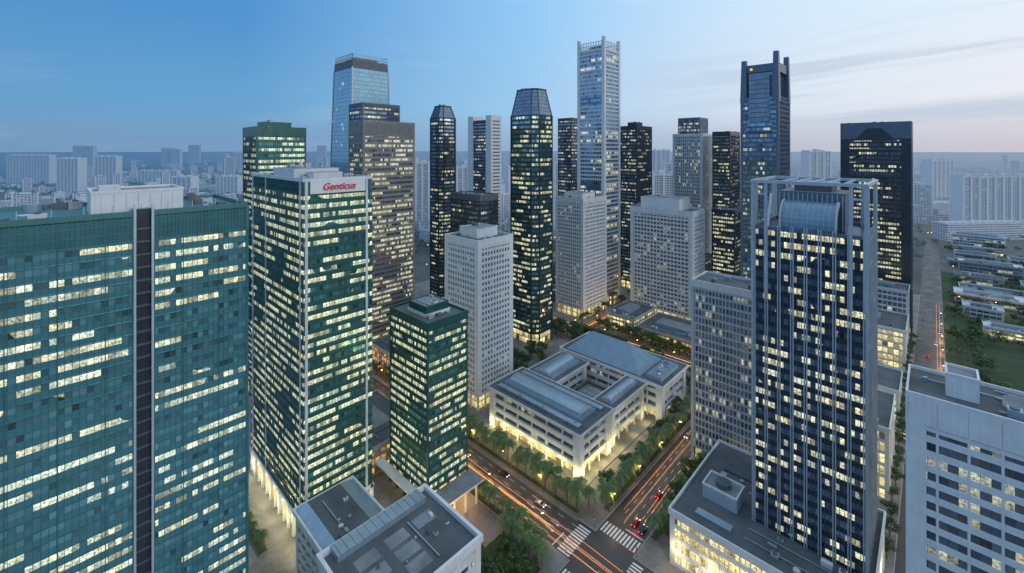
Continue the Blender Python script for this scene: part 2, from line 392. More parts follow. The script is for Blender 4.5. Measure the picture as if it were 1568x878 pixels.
for i in range(3): lamp('arcade_lamp',(x1+2.4,y0+4+i*9,5),1600,(1,.83,.42),.5,E)
cu=bpy.data.curves.new('lettering','FONT'); cu.body='Genticus'; cu.size=3.7; cu.extrude=.15; cu.shear=.3; cu.offset=.05; cu.align_x='CENTER'
to=bpy.data.objects.new('lettering',cu); scene.collection.objects.link(to)
M['red']=plain('red_sign_letters',(.42,.015,.025),.4,var=.1,emit=((1,.04,.05),.08)); cu.materials.append(M['red'])
to.rotation_euler=(math.pi/2,0,math.pi/2); to.location=(x1+.93,78.2,134.7); to.parent=E

def generic(name,x0,x1,y0,y1,h,gm,fm,bay=3,fh=3.8,pent=None,top=4.0,topmat=None,base='glow',zb=8,seed=0,bmat=None,**kw):
    B=Bld(name)
    if base: B['glazing'].box(x0+.8,x1-.8,y0+.8,y1-.8,0,zb,M[base],M['roof'],[(8,4+seed,2),(8,20+seed,2),(8,44,2),(8,60,2)])
    else: zb=0
    glassbox(B['glazing'],x0,x1,y0,y1,zb,h-top,bay,fh,M[gm],M['roof'])
    frame(B['facade_frame'],x0,x1,y0,y1,zb,h-top,bay,fh,M[fm],bmat=M[bmat] if bmat else None,**kw)
    tm=M[topmat or fm]
    o=max(kw.get('pd',.25),kw.get('bd',.15))+.1
    B['crown'].box(x0-o,x1+o,y0-o,y1+o,h-top+.3,h-.8,tm,M['roof'])
    parapet(B['crown'],x0-o+.003,x1+o-.003,y0-o+.003,y1+o-.003,h-.8,.9,tm)
    if zb:
        n=max(2,round((x1-x0)/6))
        for i in range(n+1):
            x=x0+i*(x1-x0)/n; B['columns'].box(x-.45,x+.45,y0-.35,y0+.55,0,zb,M[fm]); 
        n=max(2,round((y1-y0)/6))
        for i in range(1,n+1):
            y=y0+i*(y1-y0)/n; B['columns'].box(x1-.5,x1+.4,y-.45,y+.45,0,zb,M[fm])
    if pent:
        for (a,b_,c,d,hh) in pent:
            B['roof_plant_room'].box(a,b_,c,d,h-.79,h+hh,M['white'] if 'white' in fm else tm,M['roofl'])
            parapet(B['roof_plant_room'],a-.1,b_+.1,c-.1,d+.1,h+hh-.1,.5,M['white2'] if 'white' in fm else tm)
            clutter(B['roof_equipment'],a+1,b_-1,c+1,d-1,h+hh,3,seed+9,.7)
    clutter(B['roof_equipment'],x0+1.2,x1-1.2,y0+1.2,y1-1.2,h-.79,7,seed,.8)
    return B

generic('dark_green_tower',-315,-288.5,84,112,164,'gB','green',1.3,3.5,pent=[(-308,-296,90,106,3)],top=6,topmat='green',seed=11,pw=.1,pd=.15,bh=.5,bd=.2).done()
B=generic('brown_strip_window_tower',-314,-292.7,153.3,195.8,171,'gE','brown',1.5,3.5,top=10,topmat='brown',seed=12,pw=.12,pd=.12,bh=1.7,bd=.3,cw=1.2)
for yy in np.arange(155,195,1.6): B['crown_louvres'].box(-292.25,-292.15,yy,yy+.4,162,169.5,M['dgrey'])
E=B.done(); lamp('forecourt_lamp',(-288,158,5),2200,(1,.7,.3),.5,E); lamp('forecourt_lamp',(-296,149,6),1600,(1,.75,.35),.5,E)
x0,x1,y0,y1=-178,-149.3,106.4,127.4
B=generic('small_green_tower',x0,x1,y0,y1,79,'gB','green',1.2,3.4,pent=[(-170,-157,111,123,3.4)],top=3.2,topmat='green',seed=13,zb=9,pw=.08,pd=.10,bh=.5,bd=.17,cw=.6)
B['roof_plant_room'].box(-170.5,-156.5,110.5,123.5,78.25,79.5,M['white'],M['white'])
B['canopy'].box(x0-5,x1+9,y0-5,y0-1,8.2,9,M['white']); B['canopy'].box(x1+1,x1+10,y0-1,y1+1,8.2,9,M['white'],M['roofl'])
for i in range(4): B['canopy'].box(x1+9,x1+9.6,y0+i*6,y0+i*6+.6,0,8.2,M['white'])
E=B.done(); lamp('canopy_lamp',(x1+4,y0+6,5),1800,(1,.50,.16),.5,E); lamp('canopy_lamp',(x1+4,y0+16,5),1300,(1,.6,.25),.5,E); lamp('canopy_lamp',(x1+13,y0+2,4),1800,(1,.45,.14),.5,E)
generic('white_grid_tower',-218.5,-188.9,169.4,197.4,98,'gW','white',2.35,3.45,pent=[(-212,-196,175,192,4.5)],top=4.2,seed=14,pw=.95,pd=.55,bh=1.55,bd=.45,cw=2.0).done()
generic('white_office_tower',-253.2,-223.4,324.6,362,107,'gW','white2',2.3,3.4,pent=[(-248,-228,330,350,3.5)],top=4,seed=15,pw=.9,pd=.5,bh=1.6,bd=.42,cw=1.6).done()
generic('white_wide_office_block',-203,-146.7,373,399,98,'gW','white2',3.1,3.5,pent=[(-194,-158,374,396,9)],top=5,seed=16,pw=.8,pd=.6,bh=1.6,bd=.42,cw=2.4).done()
def octa(x0,x1,y0,y1,c,o=0):
    x0-=o;x1+=o;y0-=o;y1+=o
    return [(x0+c,y0),(x1-c,y0),(x1,y0+c),(x1,y1-c),(x1-c,y1),(x0+c,y1),(x0,y1-c),(x0,y0+c)]
def octtower(name,x0,x1,y0,y1,hb,ht,c,gm,fm,inset,seed,crownmat,bh=1.1):
    B=Bld(name); zb=9
    B['glazing'].prism(octa(x0,x1,y0,y1,c,-1),octa(x0,x1,y0,y1,c,-1),0,zb,M['glow'],M['roof'],3,4,5)
    B['glazing'].prism(octa(x0,x1,y0,y1,c),octa(x0,x1,y0,y1,c),zb,hb,M[gm],M['roof'],1.4,3.6,seed*17)
    nf=round((hb-zb)/3.6)
    for i in range(nf+1):
        z=zb+(hb-zb)*i/nf; p=octa(x0,x1,y0,y1,c,.22); B['spandrels'].prism(p,p,z,z+bh,M[fm])
    for (px,py) in octa(x0,x1,y0,y1,c,.1): B['corner_columns'].box(px-.45,px+.45,py-.45,py+.45,0,hb+1.2,M[fm])
    q=octa(x0+inset,x1-inset,y0+inset,y1-inset,c*.7)
    p=octa(x0,x1,y0,y1,c); z=hb+bh
    B['crown'].prism(p,q,z,ht,M[crownmat],M['roof'],1.6,3.0,seed)
    for a,b_ in zip(p,q):
        n=6
        for i in range(n):
            t0,t1=i/n,(i+1)/n
            xa,ya=a[0]+(b_[0]-a[0])*t0,a[1]+(b_[1]-a[1])*t0; xb,yb=a[0]+(b_[0]-a[0])*t1,a[1]+(b_[1]-a[1])*t1
            w=.3; B['crown_ribs'].prism([(xa-w,ya-w),(xa+w,ya-w),(xa+w,ya+w),(xa-w,ya+w)],[(xb-w,yb-w),(xb+w,yb-w),(xb+w,yb+w),(xb-w,yb+w)],z+(ht-z)*t0,z+(ht-z)*t1,M[fm])
    qq=octa(x0+inset,x1-inset,y0+inset,y1-inset,c*.7,.4); B['crown_ribs'].prism(qq,qq,ht,ht+1,M[fm])
    clutter(B['roof_equipment'],x0+inset+2,x1-inset-2,y0+inset+2,y1-inset-2,ht+1,3,seed,.8)
    B.done()
M['crown']=glass('crown_glass',(0.18,0.24,0.31),(0.08,0.10,0.13),0.15,0.9,0.10,0.0,0.1,3,0,tilt=.006,kv=.3,dark=0)
M['hband']=plain('dark_teal_band',(.045,.085,.10),.22,.5,var=.2)
octtower('green_octagonal_tower',-247.6,-217.9,253.8,278,176,197,4.5,'gH','hband',4.0,4,'crown')
octtower('dark_chamfered_tower',-359,-339.2,256.8,277,180,192,3.5,'gK','black',3.4,7,'crown')
B=Bld('tapered_blue_tower')
pb=[(-430,186),(-380,186),(-380,234),(-430,234)]; pt=[(-425,192),(-387,192),(-387,229),(-425,229)]
B['curtain_wall'].prism(pb,pt,0,226,M['gD'],M['roof'],1.6,3.9,40)
pt2=[(-424.5,192.5),(-387.5,192.5),(-387.5,228.5),(-424.5,228.5)]
B['crown'].prism(pt,pt2,226.1,234,M['dgrey'],M['roof'])
for i in range(20):
    for (ax,ay,bx,by) in ((-424,193,-388,193),(-388,193,-388,228)):
        t=i/19; x=ax+(bx-ax)*t; y=ay+(by-ay)*t; B['crown_screen'].box(x-.2,x+.2,y-.2,y+.2,234,239.5,M['metal'])
for z in (236,239.2): parapet(B['crown_screen'],-424.4,-387.6,192.6,228.4,z,.4,M['metal'])
B['crown'].box(-418,-395,200,222,234.05,238,M['dgrey'])
for (a,b_) in zip(pb,pt):
    B['corner_fins'].prism([(a[0]-.5,a[1]-.5),(a[0]+.5,a[1]-.5),(a[0]+.5,a[1]+.5),(a[0]-.5,a[1]+.5)],[(b_[0]-.5,b_[1]-.5),(b_[0]+.5,b_[1]-.5),(b_[0]+.5,b_[1]+.5),(b_[0]-.5,b_[1]+.5)],0,227,M['lgrey'])
B.done()
generic('dark_slab_tower',-352,-330,172,206,188,'gK','dgrey',1.7,3.6,top=3,seed=18,pw=.15,pd=.15,bh=.8,bd=.2).done()
B=generic('white_finned_tower',-385,-348.2,331.3,346,183,'gK','black',1.6,3.6,top=3,seed=19,pw=.2,pd=.2,bh=.9,bd=.15,cw=0)
for (xa,xb) in ((-386,-377),(-356,-347.5)): B['white_fins'].box(xa,xb,330.6,346.6,0,188,M['white'])
for z in np.arange(10,184,3.8):
    B['fin_windows'].box(-347.6,-347.45,333,344,z,z+1.3,M['dgrey'])
B.done()
generic('low_dark_block',-280,-245.4,222,240.5,116,'gK','black',2.4,3.8,top=5,topmat='dgrey',seed=20,pw=.2,pd=.25,bh=1.0,bd=.2).done()
x0,x1,y0,y1=-262.2,-232.2,372.9,401.5
B=generic('tall_white_striped_tower',x0,x1,y0,y1,250,'gL','white',2.4,4.0,top=1.5,topmat='white',seed=21,pw=.2,pd=.2,bh=1.35,bd=.5,cw=2.6)
for i in range(11):
    t=i/10
    B['crown_screen'].box(x0+(x1-x0-.5)*t,x0+(x1-x0-.5)*t+.5,y0-.3,y0+.3,250,257,M['white']); B['crown_screen'].box(x1-.3,x1+.3,y0+(y1-y0-.5)*t,y0+(y1-y0-.5)*t+.5,250,257,M['white'])
    B['crown_screen'].box(x0-.3,x0+.3,y0+(y1-y0-.5)*t,y0+(y1-y0-.5)*t+.5,250,257,M['white'])
for z in (253.5,256.8): parapet(B['crown_screen'],x0-.4,x1+.4,y0-.4,y1+.4,z,.6,M['white'])
for (a,c) in ((x0-1,y0-1),(x1-2,y0-1),(x1-2,y1-2)): B['crown_screen'].box(a,a+3,c,c+3,0,261,M['white'])
B['crown_core'].box(x0+8,x1-8,y0+8,y1-8,249.3,255,M['dgrey'])
for (za,zb_) in ((60,118),(196,205)): B['blue_glass_panels'].box(x0+3,x1-3,y0-.62,y0-.5,za,zb_,M['gL'],M['gL'],[(12,60,int((zb_-za)/4))]*4)
B.done()
generic('dark_background_tower',-328,-308.7,424,446,188,'gK','black',2,3.8,top=3,seed=22,pw=.2,pd=.2,bh=.8,bd=.2).done()
generic('dark_granite_tower',-248,-228.6,431.7,466,176,'gK','black',1.8,3.6,top=4,seed=23,pent=[(-244,-234,440,455,4)],pw=.4,pd=.3,bh=1.0,bd=.2).done()
generic('pale_finned_tower',-214,-182,490,521,168,'gT','white2',2.2,3.7,top=3,seed=24,pw=.8,pd=.6,bh=1.0,bd=.25,cw=2).done()
generic('dark_stepped_tower',-167,-150,479,510,169,'gK','black',1.8,3.6,top=4,seed=26,pw=.3,pd=.3,bh=1,bd=.2).done()
generic('slate_top_tower',-210,-186,494,518,186,'gS','bluegrey',2,3.7,top=2,seed=25,base=None,pw=.2,pd=.2,bh=.9,bd=.2).done()
generic('dark_mid_block',-150,-130.4,428.8,454,95,'gE','black',2,3.6,top=3,seed=27,pw=.3,pd=.3,bh=.9,bd=.2).done()
x0,x1,y0,y1=-113,-86.4,387.8,425
B=Bld('horned_crown_tower')
glassbox(B['glazing'],x0,x1,y0,y1,0,192,1.6,3.7,M['gS'],M['roof']); frame(B['spandrels'],x0,x1,y0,y1,0,192,1.6,3.7,M['bluegrey'],pw=.18,pd=.3,bh=.9,bd=.2,cw=1.6)
xi,yi=3.0,3.5
B['upper_shaft'].box(x0+xi,x1-xi,y0+yi,y1-yi,192.3,216,M['crown'],M['roof'],[(12,5,6),(18,30,6),(12,50,6),(18,70,6)])
B['upper_shaft'].box(x0+6,x1-6,y0-.6,y0+yi,172,209,M['crown'],M['bluegrey'],[(8,305,10),(2,330,10),(8,350,10),(2,370,10)])
B['upper_shaft'].box(x0+4,x1-4,y0-.9,y0-.3,164,171,M['gS'],M['bluegrey'],[(12,205,2)]*4)
for (xa,xb) in ((x0-.6,x0+4.4),(x1-4.4,x1+.6)):
    for (ya,yb) in ((y0-.6,y0+5),(y1-5,y1+.6)):
        B['horns'].prism([(xa,ya),(xb,ya),(xb,yb),(xa,yb)],[(xa+.8,ya+.8),(xb-.8,ya+.8),(xb-.8,yb-.8),(xa+.8,yb-.8)],188,222 if xa<x0 else 227,M['bluegrey'])
B['crown_beam'].box(x0+4,x1-4,y0+1,y0+3,212,218,M['bluegrey']); B['crown_beam'].box(x1-3,x1-1,y0+5,y1-5,212,219,M['bluegrey'])
M['yel']=plain('lit_yellow_panel',(.6,.4,.05),.5,emit=((1,.6,.1),.9)); B['crown_emblem'].box(x0+6.4,x0+8.2,y0+.7,y0+.95,213.6,215.4,M['yel'])
B.done()
x0,x1,y0,y1=-83.8,-43.8,213.2,232
generic('grey_grid_office_block',x0,x1,y0,y1,88,'gT','lgrey',1.55,3.5,top=3.6,topmat='white2',seed=28,pw=.42,pd=.42,bh=.95,bd=.34,cw=1.0).done()
x0,x1,y0,y1=-45.7,-15,171.9,202; h=122.5
B=Bld('navy_tower_with_open_crown')
glassbox(B['glazing'],x0,x1,y0,y1,0,h,1.28,3.75,M['gU'],M['roof'])
frame(B['spandrels'],x0,x1,y0,y1,0,h,1.28,3.75,M['bluegrey'],pw=.08,pd=.12,bh=.35,bd=.2,cw=0,bmat=M['black'])
for i in range(9):
    x=x0+i*(x1-x0)/8
    for dx in (-.34,.34): B['vertical_fins'].box(x+dx-.16,x+dx+.16,y0-.75,y0+.05,0,h+1.6,M['lgrey']); B['vertical_fins'].box(x+dx-.16,x+dx+.16,y1-.05,y1+.75,0,h+1.6,M['lgrey'])
for i in range(9):
    y=y0+i*(y1-y0)/8
    for dx in (-.34,.34): B['vertical_fins'].box(x1-.05,x1+.75,y+dx-.16,y+dx+.16,0,h+1.6,M['lgrey']); B['vertical_fins'].box(x0-.75,x0+.05,y+dx-.16,y+dx+.16,0,h+1.6,M['lgrey'])
parapet(B['roof_parapet'],x0-.3,x1+.3,y0-.3,y1+.3,h,1.1,M['bluegrey'])
mb=B['crown_frame']
for (xa,ya) in [(x0-.9,y0-.9),(x0+3.2,y0-.9),(x1-3.9,y0-.9),(x1-.2,y0-.9),(x1-.2,y0+3.3),(x0-.9,y0+3.3),(x1-.2,y1-4),(x1-.2,y1-.2),(x0-.9,y1-.2),(x0-.9,y1-4),(x0+3.2,y1-.2),(x1-3.9,y1-.2)]:
    mb.box(xa,xa+.9,ya,ya+.9,100,139.4,M['lgrey'])
parapet(mb,x0-1.1,x1+.9,y0-1.1,y1+.9,138.6,1.0,M['lgrey'],1.0)
for (xa,xb) in ((x0-.9,x0+4.1),(x1-3.9,x1+.7)): mb.box(xa,xb,y0-.7,y0-.2,134.4,134.9,M['lgrey'])
for i in range(1,6): 
    x=x0+3+i*4.4; mb.box(x,x+.4,y0,y1,138.75,139.4,M['lgrey'])
mb=B['roof_plant_room']
mb.box(-40,-21,181,198,h+.02,135.5,M['bluegrey'],M['roofl']); mb.box(-36,-25,184,196,135.5,137.6,M['dgrey'])
for i in range(14): mb.box(-40+i*1.4,-39.7+i*1.4,180.8,181.0,h+.5,135,M['lgrey'])
n=8; pts=[(181-7*math.sin(i/n*math.pi/2)*1.0, h+1+8.8*math.cos(i/n*math.pi/2)) for i in range(n+1)]
for i in range(n):
    (ya,za),(yb,zb)=pts[i],pts[i+1]
    B['glass_vault'].face([(-38,yb,zb),(-23,yb,zb),(-23,ya,za),(-38,ya,za)],M['bluer'])
    for x in np.arange(-36.5,-23.5,1.5): B['glass_vault'].face([(x,yb-.05,zb+.05),(x+.15,yb-.05,zb+.05),(x+.15,ya-.05,za+.05),(x,ya-.05,za+.05)],M['metal'])
for x in (-38.6,-22.9):
    for i in range(n):
        (ya,za),(yb,zb)=pts[i],pts[i+1]
        B['glass_vault'].prism([(x,yb-.2),(x+.5,yb-.2),(x+.5,ya+.1),(x,ya+.1)],[(x,yb-.2),(x+.5,yb-.2),(x+.5,ya+.1),(x,ya+.1)],zb-.8,za+.3,M['white'])
for x in (-42.3,-19.3):
    for k in range(5): B['crown_struts'].prism([(x,173+k*.9),(x+.7,173+k*.9),(x+.7,174.2+k*.9),(x,174.2+k*.9)],[(x,173.9+k*.9),(x+.7,173.9+k*.9),(x+.7,175.1+k*.9),(x,175.1+k*.9)],h+k*2.4,h+k*2.4+2.4,M['white'])
clutter(B['roof_equipment'],-44,-17,173.5,176,h+.02,4,31,.6)
B.done()
B=Bld('lit_podium_building')
x0,x1,y0,y1=-68.4,-13.4,156,206
glassbox(B['glazing'],x0,x1,y0,y1,0,18,1.6,4.5,M['glow'],M['roof'])
frame(B['facade_frame'],x0,x1,y0,y1,0,18,3.2,4.5,M['white'],pw=.3,pd=.7,bh=1.5,bd=.5,cw=.9)
B['roof_deck'].box(x0-1.2,x1+1.2,y0-1.2,y1+1.2,18.3,19.2,M['white'],M['roof'])
parapet(B['roof_deck'],x0-1.197,x1+1.197,y0-1.197,y1+1.197,19.2,1.1,M['white'],.6)
B['roof_plant_room'].box(-63,-51,170,179,19.25,24,M['lgrey'],M['roofl']); parapet(B['roof_plant_room'],-63.1,-50.9,169.9,179.1,24,.6,M['white'])
cyl(B['roof_plant_room'],-57,174.5,2.6,24.05,25.6,M['dgrey'],16)
B['skylight'].box(-62,-50,160,163,19.25,20,M['metal']); B['skylight'].box(-62,-50,190,200,19.25,19.9,M['dgrey'])
clutter(B['roof_equipment'],-66,-48,181,189,19.25,6,33,.7); clutter(B['roof_equipment'],-47,-16,158,170,19.25,9,34,.7)
E=B.done()
for i in range(5): lamp('facade_lamp',(-66+i*11,153,7),1000,WARM,.5,E)
for i in range(3): lamp('facade_lamp',(-11.6,160+i*16,9),1000,(1,.85,.5),.5,E)
x0,x1,y0,y1=-4.6,52,147.8,166
B=generic('white_square_window_building',x0,x1,y0,y1,90,'gV','white',1.75,3.6,top=7.5,topmat='white',seed=35,base=None,pw=.5,pd=.32,bh=1.55,bd=.26,cw=3.4,every=3)
for xx in np.arange(x0,x1,5.25): B['crown'].box(xx,xx+.08,y0-.45,y0-.4,83,89,M['conc'])
B['roof_plant_room'].box(2.2,8,153,160,89.3,94.5,M['white'],M['roofl']); parapet(B['roof_plant_room'],2.1,8.1,152.9,160.1,94.5,.6,M['white'])
cyl(B['roof_plant_room'],15,157,3.1,89.3,91,M['white2'],24,top=M['dgrey'])
clutter(B['roof_equipment'],10,50,150,164,89.2,12,36,.8); B.done()
x0,x1,y0,y1=-57.8,-12.8,473.3,503
B=generic('dark_granite_gable_tower',x0,x1,y0,y1,173,'gE','black',1.7,3.6,top=14,topmat='bluegrey',seed=37,pw=.4,pd=.35,bh=1.4,bd=.25,cw=6)
B['gable'].prism([(-49,472.3),(-22,472.3),(-22,473),(-49,473)],[(-40,472.3),(-31,472.3),(-31,473),(-40,473)],158,168,M['black'])
for zz in (150,140,130): B['gable'].box(-52,-19,472.2,473,zz,zz+1,M['dgrey'])
B.done()
def low(name,x0,x1,y0,y1,h,gm='glow',fm='white2',bay=3,fh=4,seed=0,rf='roof'):
    B=Bld(name); glassbox(B['glazing'],x0,x1,y0,y1,0,h,bay,fh,M[gm],M['roof'])
    frame(B['facade_frame'],x0,x1,y0,y1,0,h,bay,fh,M[fm],pw=.4,pd=.4,bh=1.3,bd=.3,cw=1)
    B['roof_deck'].box(x0-.8,x1+.8,y0-.8,y1+.8,h+.2,h+1,M[fm],M[rf]); parapet(B['roof_deck'],x0-.797,x1+.797,y0-.797,y1+.797,h+1,.9,M[fm])
    w=min(x1-x0,y1-y0)
    if w>14: B['roof_plant_room'].box(x0+w*.25,x1-w*.35,y0+w*.3,y1-w*.35,h+1.01,h+3.6,M['metal'],M['roofl'])
    clutter(B['roof_equipment'],x0+1,x1-1,y0+1,y0+w*.28,h+1.01,6,seed,.8); return B.done()
low('white_lowrise_block',-46,-14,246,282,30,'glow','white',seed=41,fh=5)
low('lit_retail_block',-60,-14,322,352,16,'glow','white2',seed=42)
low('stepped_white_block',-58,-14,400,440,26,'glow','white',seed=43); low('stepped_white_block',-52,-14,446,468,42,'gT','white2',seed=44)
low('arcade_shophouse_block',-228,-186,100,127,12,'glowo','conc',seed=45)
low('arcade_shophouse_block',-260,-234,100,127,18,'glowo','brown',seed=46)
low('lit_retail_block',-285,-240,155,185,14,'glowo','conc',seed=47)
low('grey_lowrise_block',-270,-232,205,219,20,'gK','brown',seed=48,rf='roofl'); low('grey_lowrise_block',-305,-275,205,219,27,'gT','conc',seed=49,rf='roofl')
low('civic_lowrise_block',-170,-120,322,360,9,'glowo','conc',seed=50,rf='roof'); low('civic_lowrise_block',-200,-175,325,362,12,'glow','conc',seed=51,rf='roof')
low('dark_lowrise_block',-205,-150,410,440,48,'gE','dgrey',seed=52); low('dark_lowrise_block',-226,-222.5,372,380,10,'glow','dgrey',seed=53)
low('dark_lowrise_block',-300,-262,345,366,34,'gK','dgrey',seed=54); low('dark_lowrise_block',-128,-118,365,440,24,'gE','dgrey',seed=55)
low('grey_lowrise_block',-360,-320,120,128,22,'gT','conc',seed=56)
# low white blocks and halls beyond the park
rr=random.Random(21)
for yy in (622,664,706,752,800,856,920,990):
    xx=14+rr.uniform(0,10)
    while xx<190:
        w_,d_=rr.uniform(26,58),rr.uniform(16,28)
        low('white_lowrise_hall' if rr.random()<.5 else 'white_lowrise_block',xx,xx+w_,yy,yy+d_,rr.choice([5,7,9,12,16]),rr.choice(['glow','gT','gT','gV']),rr.choice(['white','white2','white2','conc']),4,4,int(xx),rr.choice(['roofl','white2','metal','roof']))
        xx+=w_+rr.uniform(8,26)
low('white_pavilion',30,62,520,536,7,'glow','white',4,4,90,'white2'); low('white_pavilion',20,44,572,590,8,'gT','white',4,4,91,'metal'); low('white_pavilion',66,110,560,578,9,'gT','white',4,4,92,'white2')
B=Bld('white_lowrise_with_terrace')
x0,x1,y0,y1=-131,-102,55,92
glassbox(B['glazing'],x0,x1,y0,y1,0,28.2,3,4,M['gV'],M['roof']); frame(B['facade_frame'],x0,x1,y0,y1,0,28.2,4,4,M['white'],pw=1.2,pd=.3,bh=2.4,bd=.24,cw=2)
B['roof_deck'].box(x0-.9,x1+.9,y0-.9,y1+.9,28.5,29,M['white'],M['roof']); parapet(B['roof_deck'],x0-.897,x1+.897,y0-.897,y1+.897,29,1.5,M['white'],1.1)
B['roof_deck'].box(x0-.2,x0+5,y0+3,y1-3,29.02,30.9,M['metal'],M['metal'])
for yy in np.arange(y0+4,y1-3,2.4): B['roof_deck'].box(x0-.2,x0+5,yy,yy+.12,30.9,30.98,M['bluegrey'])
for k in range(7): B['roof_pads'].box(-123+ (k%3)*6,-118.5+(k%3)*6,61+(k//3)*10,68+(k//3)*10,29.01,29.06+.01*k,M['roofl'])
clutter(B['roof_equipment'],-124,-104,58,90,29.1,7,57,.4)
glassbox(B['lower_wing'],-162,-132.2,60,80,0,22,3,4,M['gV'],M['roofl']); frame(B['lower_wing_frame'],-162,-132.2,60,80,0,22,4,4,M['white'],pw=1,pd=.3,bh=2,bd=.24,cw=1.5)
B['lower_roof'].prism([(-163,59),(-132,59),(-132,81),(-163,81)],[(-161,63),(-132.2,63),(-132.2,75),(-161,75)],22.4,24.8,M['metal'],M['roof'])
parapet(B['lower_roof'],-163.3,-132.1,58.7,81.3,22.2,1.3,M['white'],.7)
clutter(B['lower_roof_equipment'],-158,-136,64,74,24.8,6,58,.6)
B.done()
low('white_terrace_block',-126,-98,22,48,24,'gV','white',seed=59,rf='roof')

# ------------------------------------------------------------ civic building round a courtyard
B=Bld('civic_courtyard_building')
def wing(x0,x1,y0,y1,h,seed):
    B['lit_ground_floor'].box(x0+2.6,x1-2.6,y0+2.6,y1-2.6,0,5.2,M['glow'],M['roof'],[(int((x1-x0)/2),seed,1),(int((y1-y0)/2),seed+40,1)]*2)
    glassbox(B['glazing'],x0+1.3,x1-1.3,y0+1.3,y1-1.3,5.2,h-1,2.2,4.0,M['gT'],M['roof'])
    for z in (5.0,9.8,14.6): B['stone_bands'].box(x0+.2,x1-.2,y0+.2,y1-.2,z,z+2.1,M['white'])
    B['stone_bands'].box(x0+.2,x1-.2,y0+.2,y1-.2,h-1.6,h-.2,M['white'])
    nx=max(2,round((x1-x0)/9)); ny=max(2,round((y1-y0)/9))
    for i in range(nx+1):
        x=x0+.6+i*(x1-x0-1.2)/nx
        for yy in (y0+.8,y1-.8): B['columns'].box(x-.35,x+.35,yy-.35,yy+.35,0,h-.3,M['white'])
    for i in range(1,ny):
        y=y0+.6+i*(y1-y0-1.2)/ny
        for xx in (x0+.8,x1-.8): B['columns'].box(xx-.35,xx+.35,y-.35,y+.35,0,h-.3,M['white'])
    B['eaves'].box(x0-1.6,x1+1.6,y0-1.6,y1+1.6,h-.2,h+.5,M['white'],M['roof'])
    parapet(B['eaves'],x0-1.595,x1+1.595,y0-1.595,y1+1.595,h+.5,.6,M['white2'],.5)
    for (xa,ya) in ((x0-.3,y0-.3),(x1-3.4,y0-.3),(x1-3.4,y1-3.4),(x0-.3,y1-3.4)): B['corner_piers'].box(xa,xa+3.7,ya,ya+3.7,0,h-.25,M['white'])
wing(-174,-115.5,165,191,21,4)
wing(-174,-155,194.5,228.5,18,9); wing(-127,-117,194.5,228.5,19,15); wing(-176,-108,232.2,264,19.5,22)
def vault(mb,x0,x1,y0,y1,z,h,along='x',n=8):
    for i in range(n):
        a0,a1=math.pi*i/n,math.pi*(i+1)/n
        if along=='x':
            c=(y0+y1)/2;r=(y1-y0)/2
            p=[(c-r*math.cos(a),z+h*math.sin(a)) for a in (a0,a1)]
            mb.face([(x0,p[0][0],p[0][1]),(x1,p[0][0],p[0][1]),(x1,p[1][0],p[1][1]),(x0,p[1][0],p[1][1])],M['metal'])
        else:
            c=(x0+x1)/2;r=(x1-x0)/2
            p=[(c-r*math.cos(a),z+h*math.sin(a)) for a in (a0,a1)]
            mb.face([(p[1][0],y0,p[1][1]),(p[1][0],y1,p[1][1]),(p[0][0],y1,p[0][1]),(p[0][0],y0,p[0][1])],M['metal'])
    if along=='x':
        c=(y0+y1)/2;r=(y1-y0)/2
        for x in (x0,x1): mb.face([(x,c-r*math.cos(math.pi*i/n),z+h*math.sin(math.pi*i/n)) for i in range(n+1)],M['white'])
    else:
        c=(x0+x1)/2;r=(x1-x0)/2
        for y in (y0,y1): mb.face([(c-r*math.cos(math.pi*i/n),y,z+h*math.sin(math.pi*i/n)) for i in range(n+1)],M['white'])
rf=B['metal_roofs']
rf.box(-170,-120,172,185,21.52,23.4,M['lgrey'],M['bluer']); vault(rf,-168,-122,174,183,23.4,2.6)
rf.box(-171,-118,167.5,170.5,21.52,22.6,M['metal']); rf.box(-171,-118,186.5,189.3,21.52,22.8,M['metal'])
for x in range(-169,-120,2): rf.box(x,x+.14,171.9,185.1,23.4,23.5,M['dgrey'])
rf.box(-171,-158,198,225.5,18.52,20.2,M['lgrey'],M['bluer']); vault(rf,-168,-161,199,224.5,20.2,1.8,'y')
rf.box(-125,-119,198,225.5,19.52,21.2,M['lgrey'],M['bluer']); vault(rf,-124,-120,199,224.5,21.2,1.3,'y')
hb=[(-174,234),(-122,234),(-122,262),(-174,262)]; ht_=[(-163,247),(-135,247),(-135,248.5),(-163,248.5)]
rf.prism(hb,ht_,20.05,30,M['bluer'])
for i in range(27):      # standing seams on the hipped roof
    x=-173+i*1.96; t=min(1,(x+174)/11 if x<-163 else ((-122-x)/13 if x>-135 else 1))
    p0=Vector((x,234,20.15)); p1=Vector((x,234+13*t,20.15+9.95*t))
    rf.face([p0,p0+Vector((.16,0,0)),p1+Vector((.16,0,0)),p1],M['metal'])
rf.box(-119,-110,236,259,20.05,22,M['lgrey'],M['bluer'])
cy=B['courtyard']; cy.box(-154,-128,194,229,0,9,M['roofl'],M['roofl']); parapet(cy,-151.5,-130.5,197,225,9.02,.8,M['conc'],2.2)
for i in range(5): cy.box(-148.4,-133.6,201+i*5,201.3+i*5,9.02,9.06,M['white2'])
cy.box(-151.2,-149.6,197.2,224.8,9.83,10.5,M['grass']); cy.box(-149.3,-130.8,222.9,224.7,9.83,10.5,M['grass'])
clutter(B['roof_equipment'],-170,-120,166.5,171,22.7,6,71,.5); clutter(B['roof_equipment'],-118,-111,237,258,22,5,72,.6)
B['plinth'].box(-178,-111.5,161,268,.13,.55,M['conc'],M['paving'])
E=B.done()
for i in range(7): lamp('colonnade_lamp',(-172+i*9.2,162.6,3.6),1100,(1,.80,.32),.3,E)
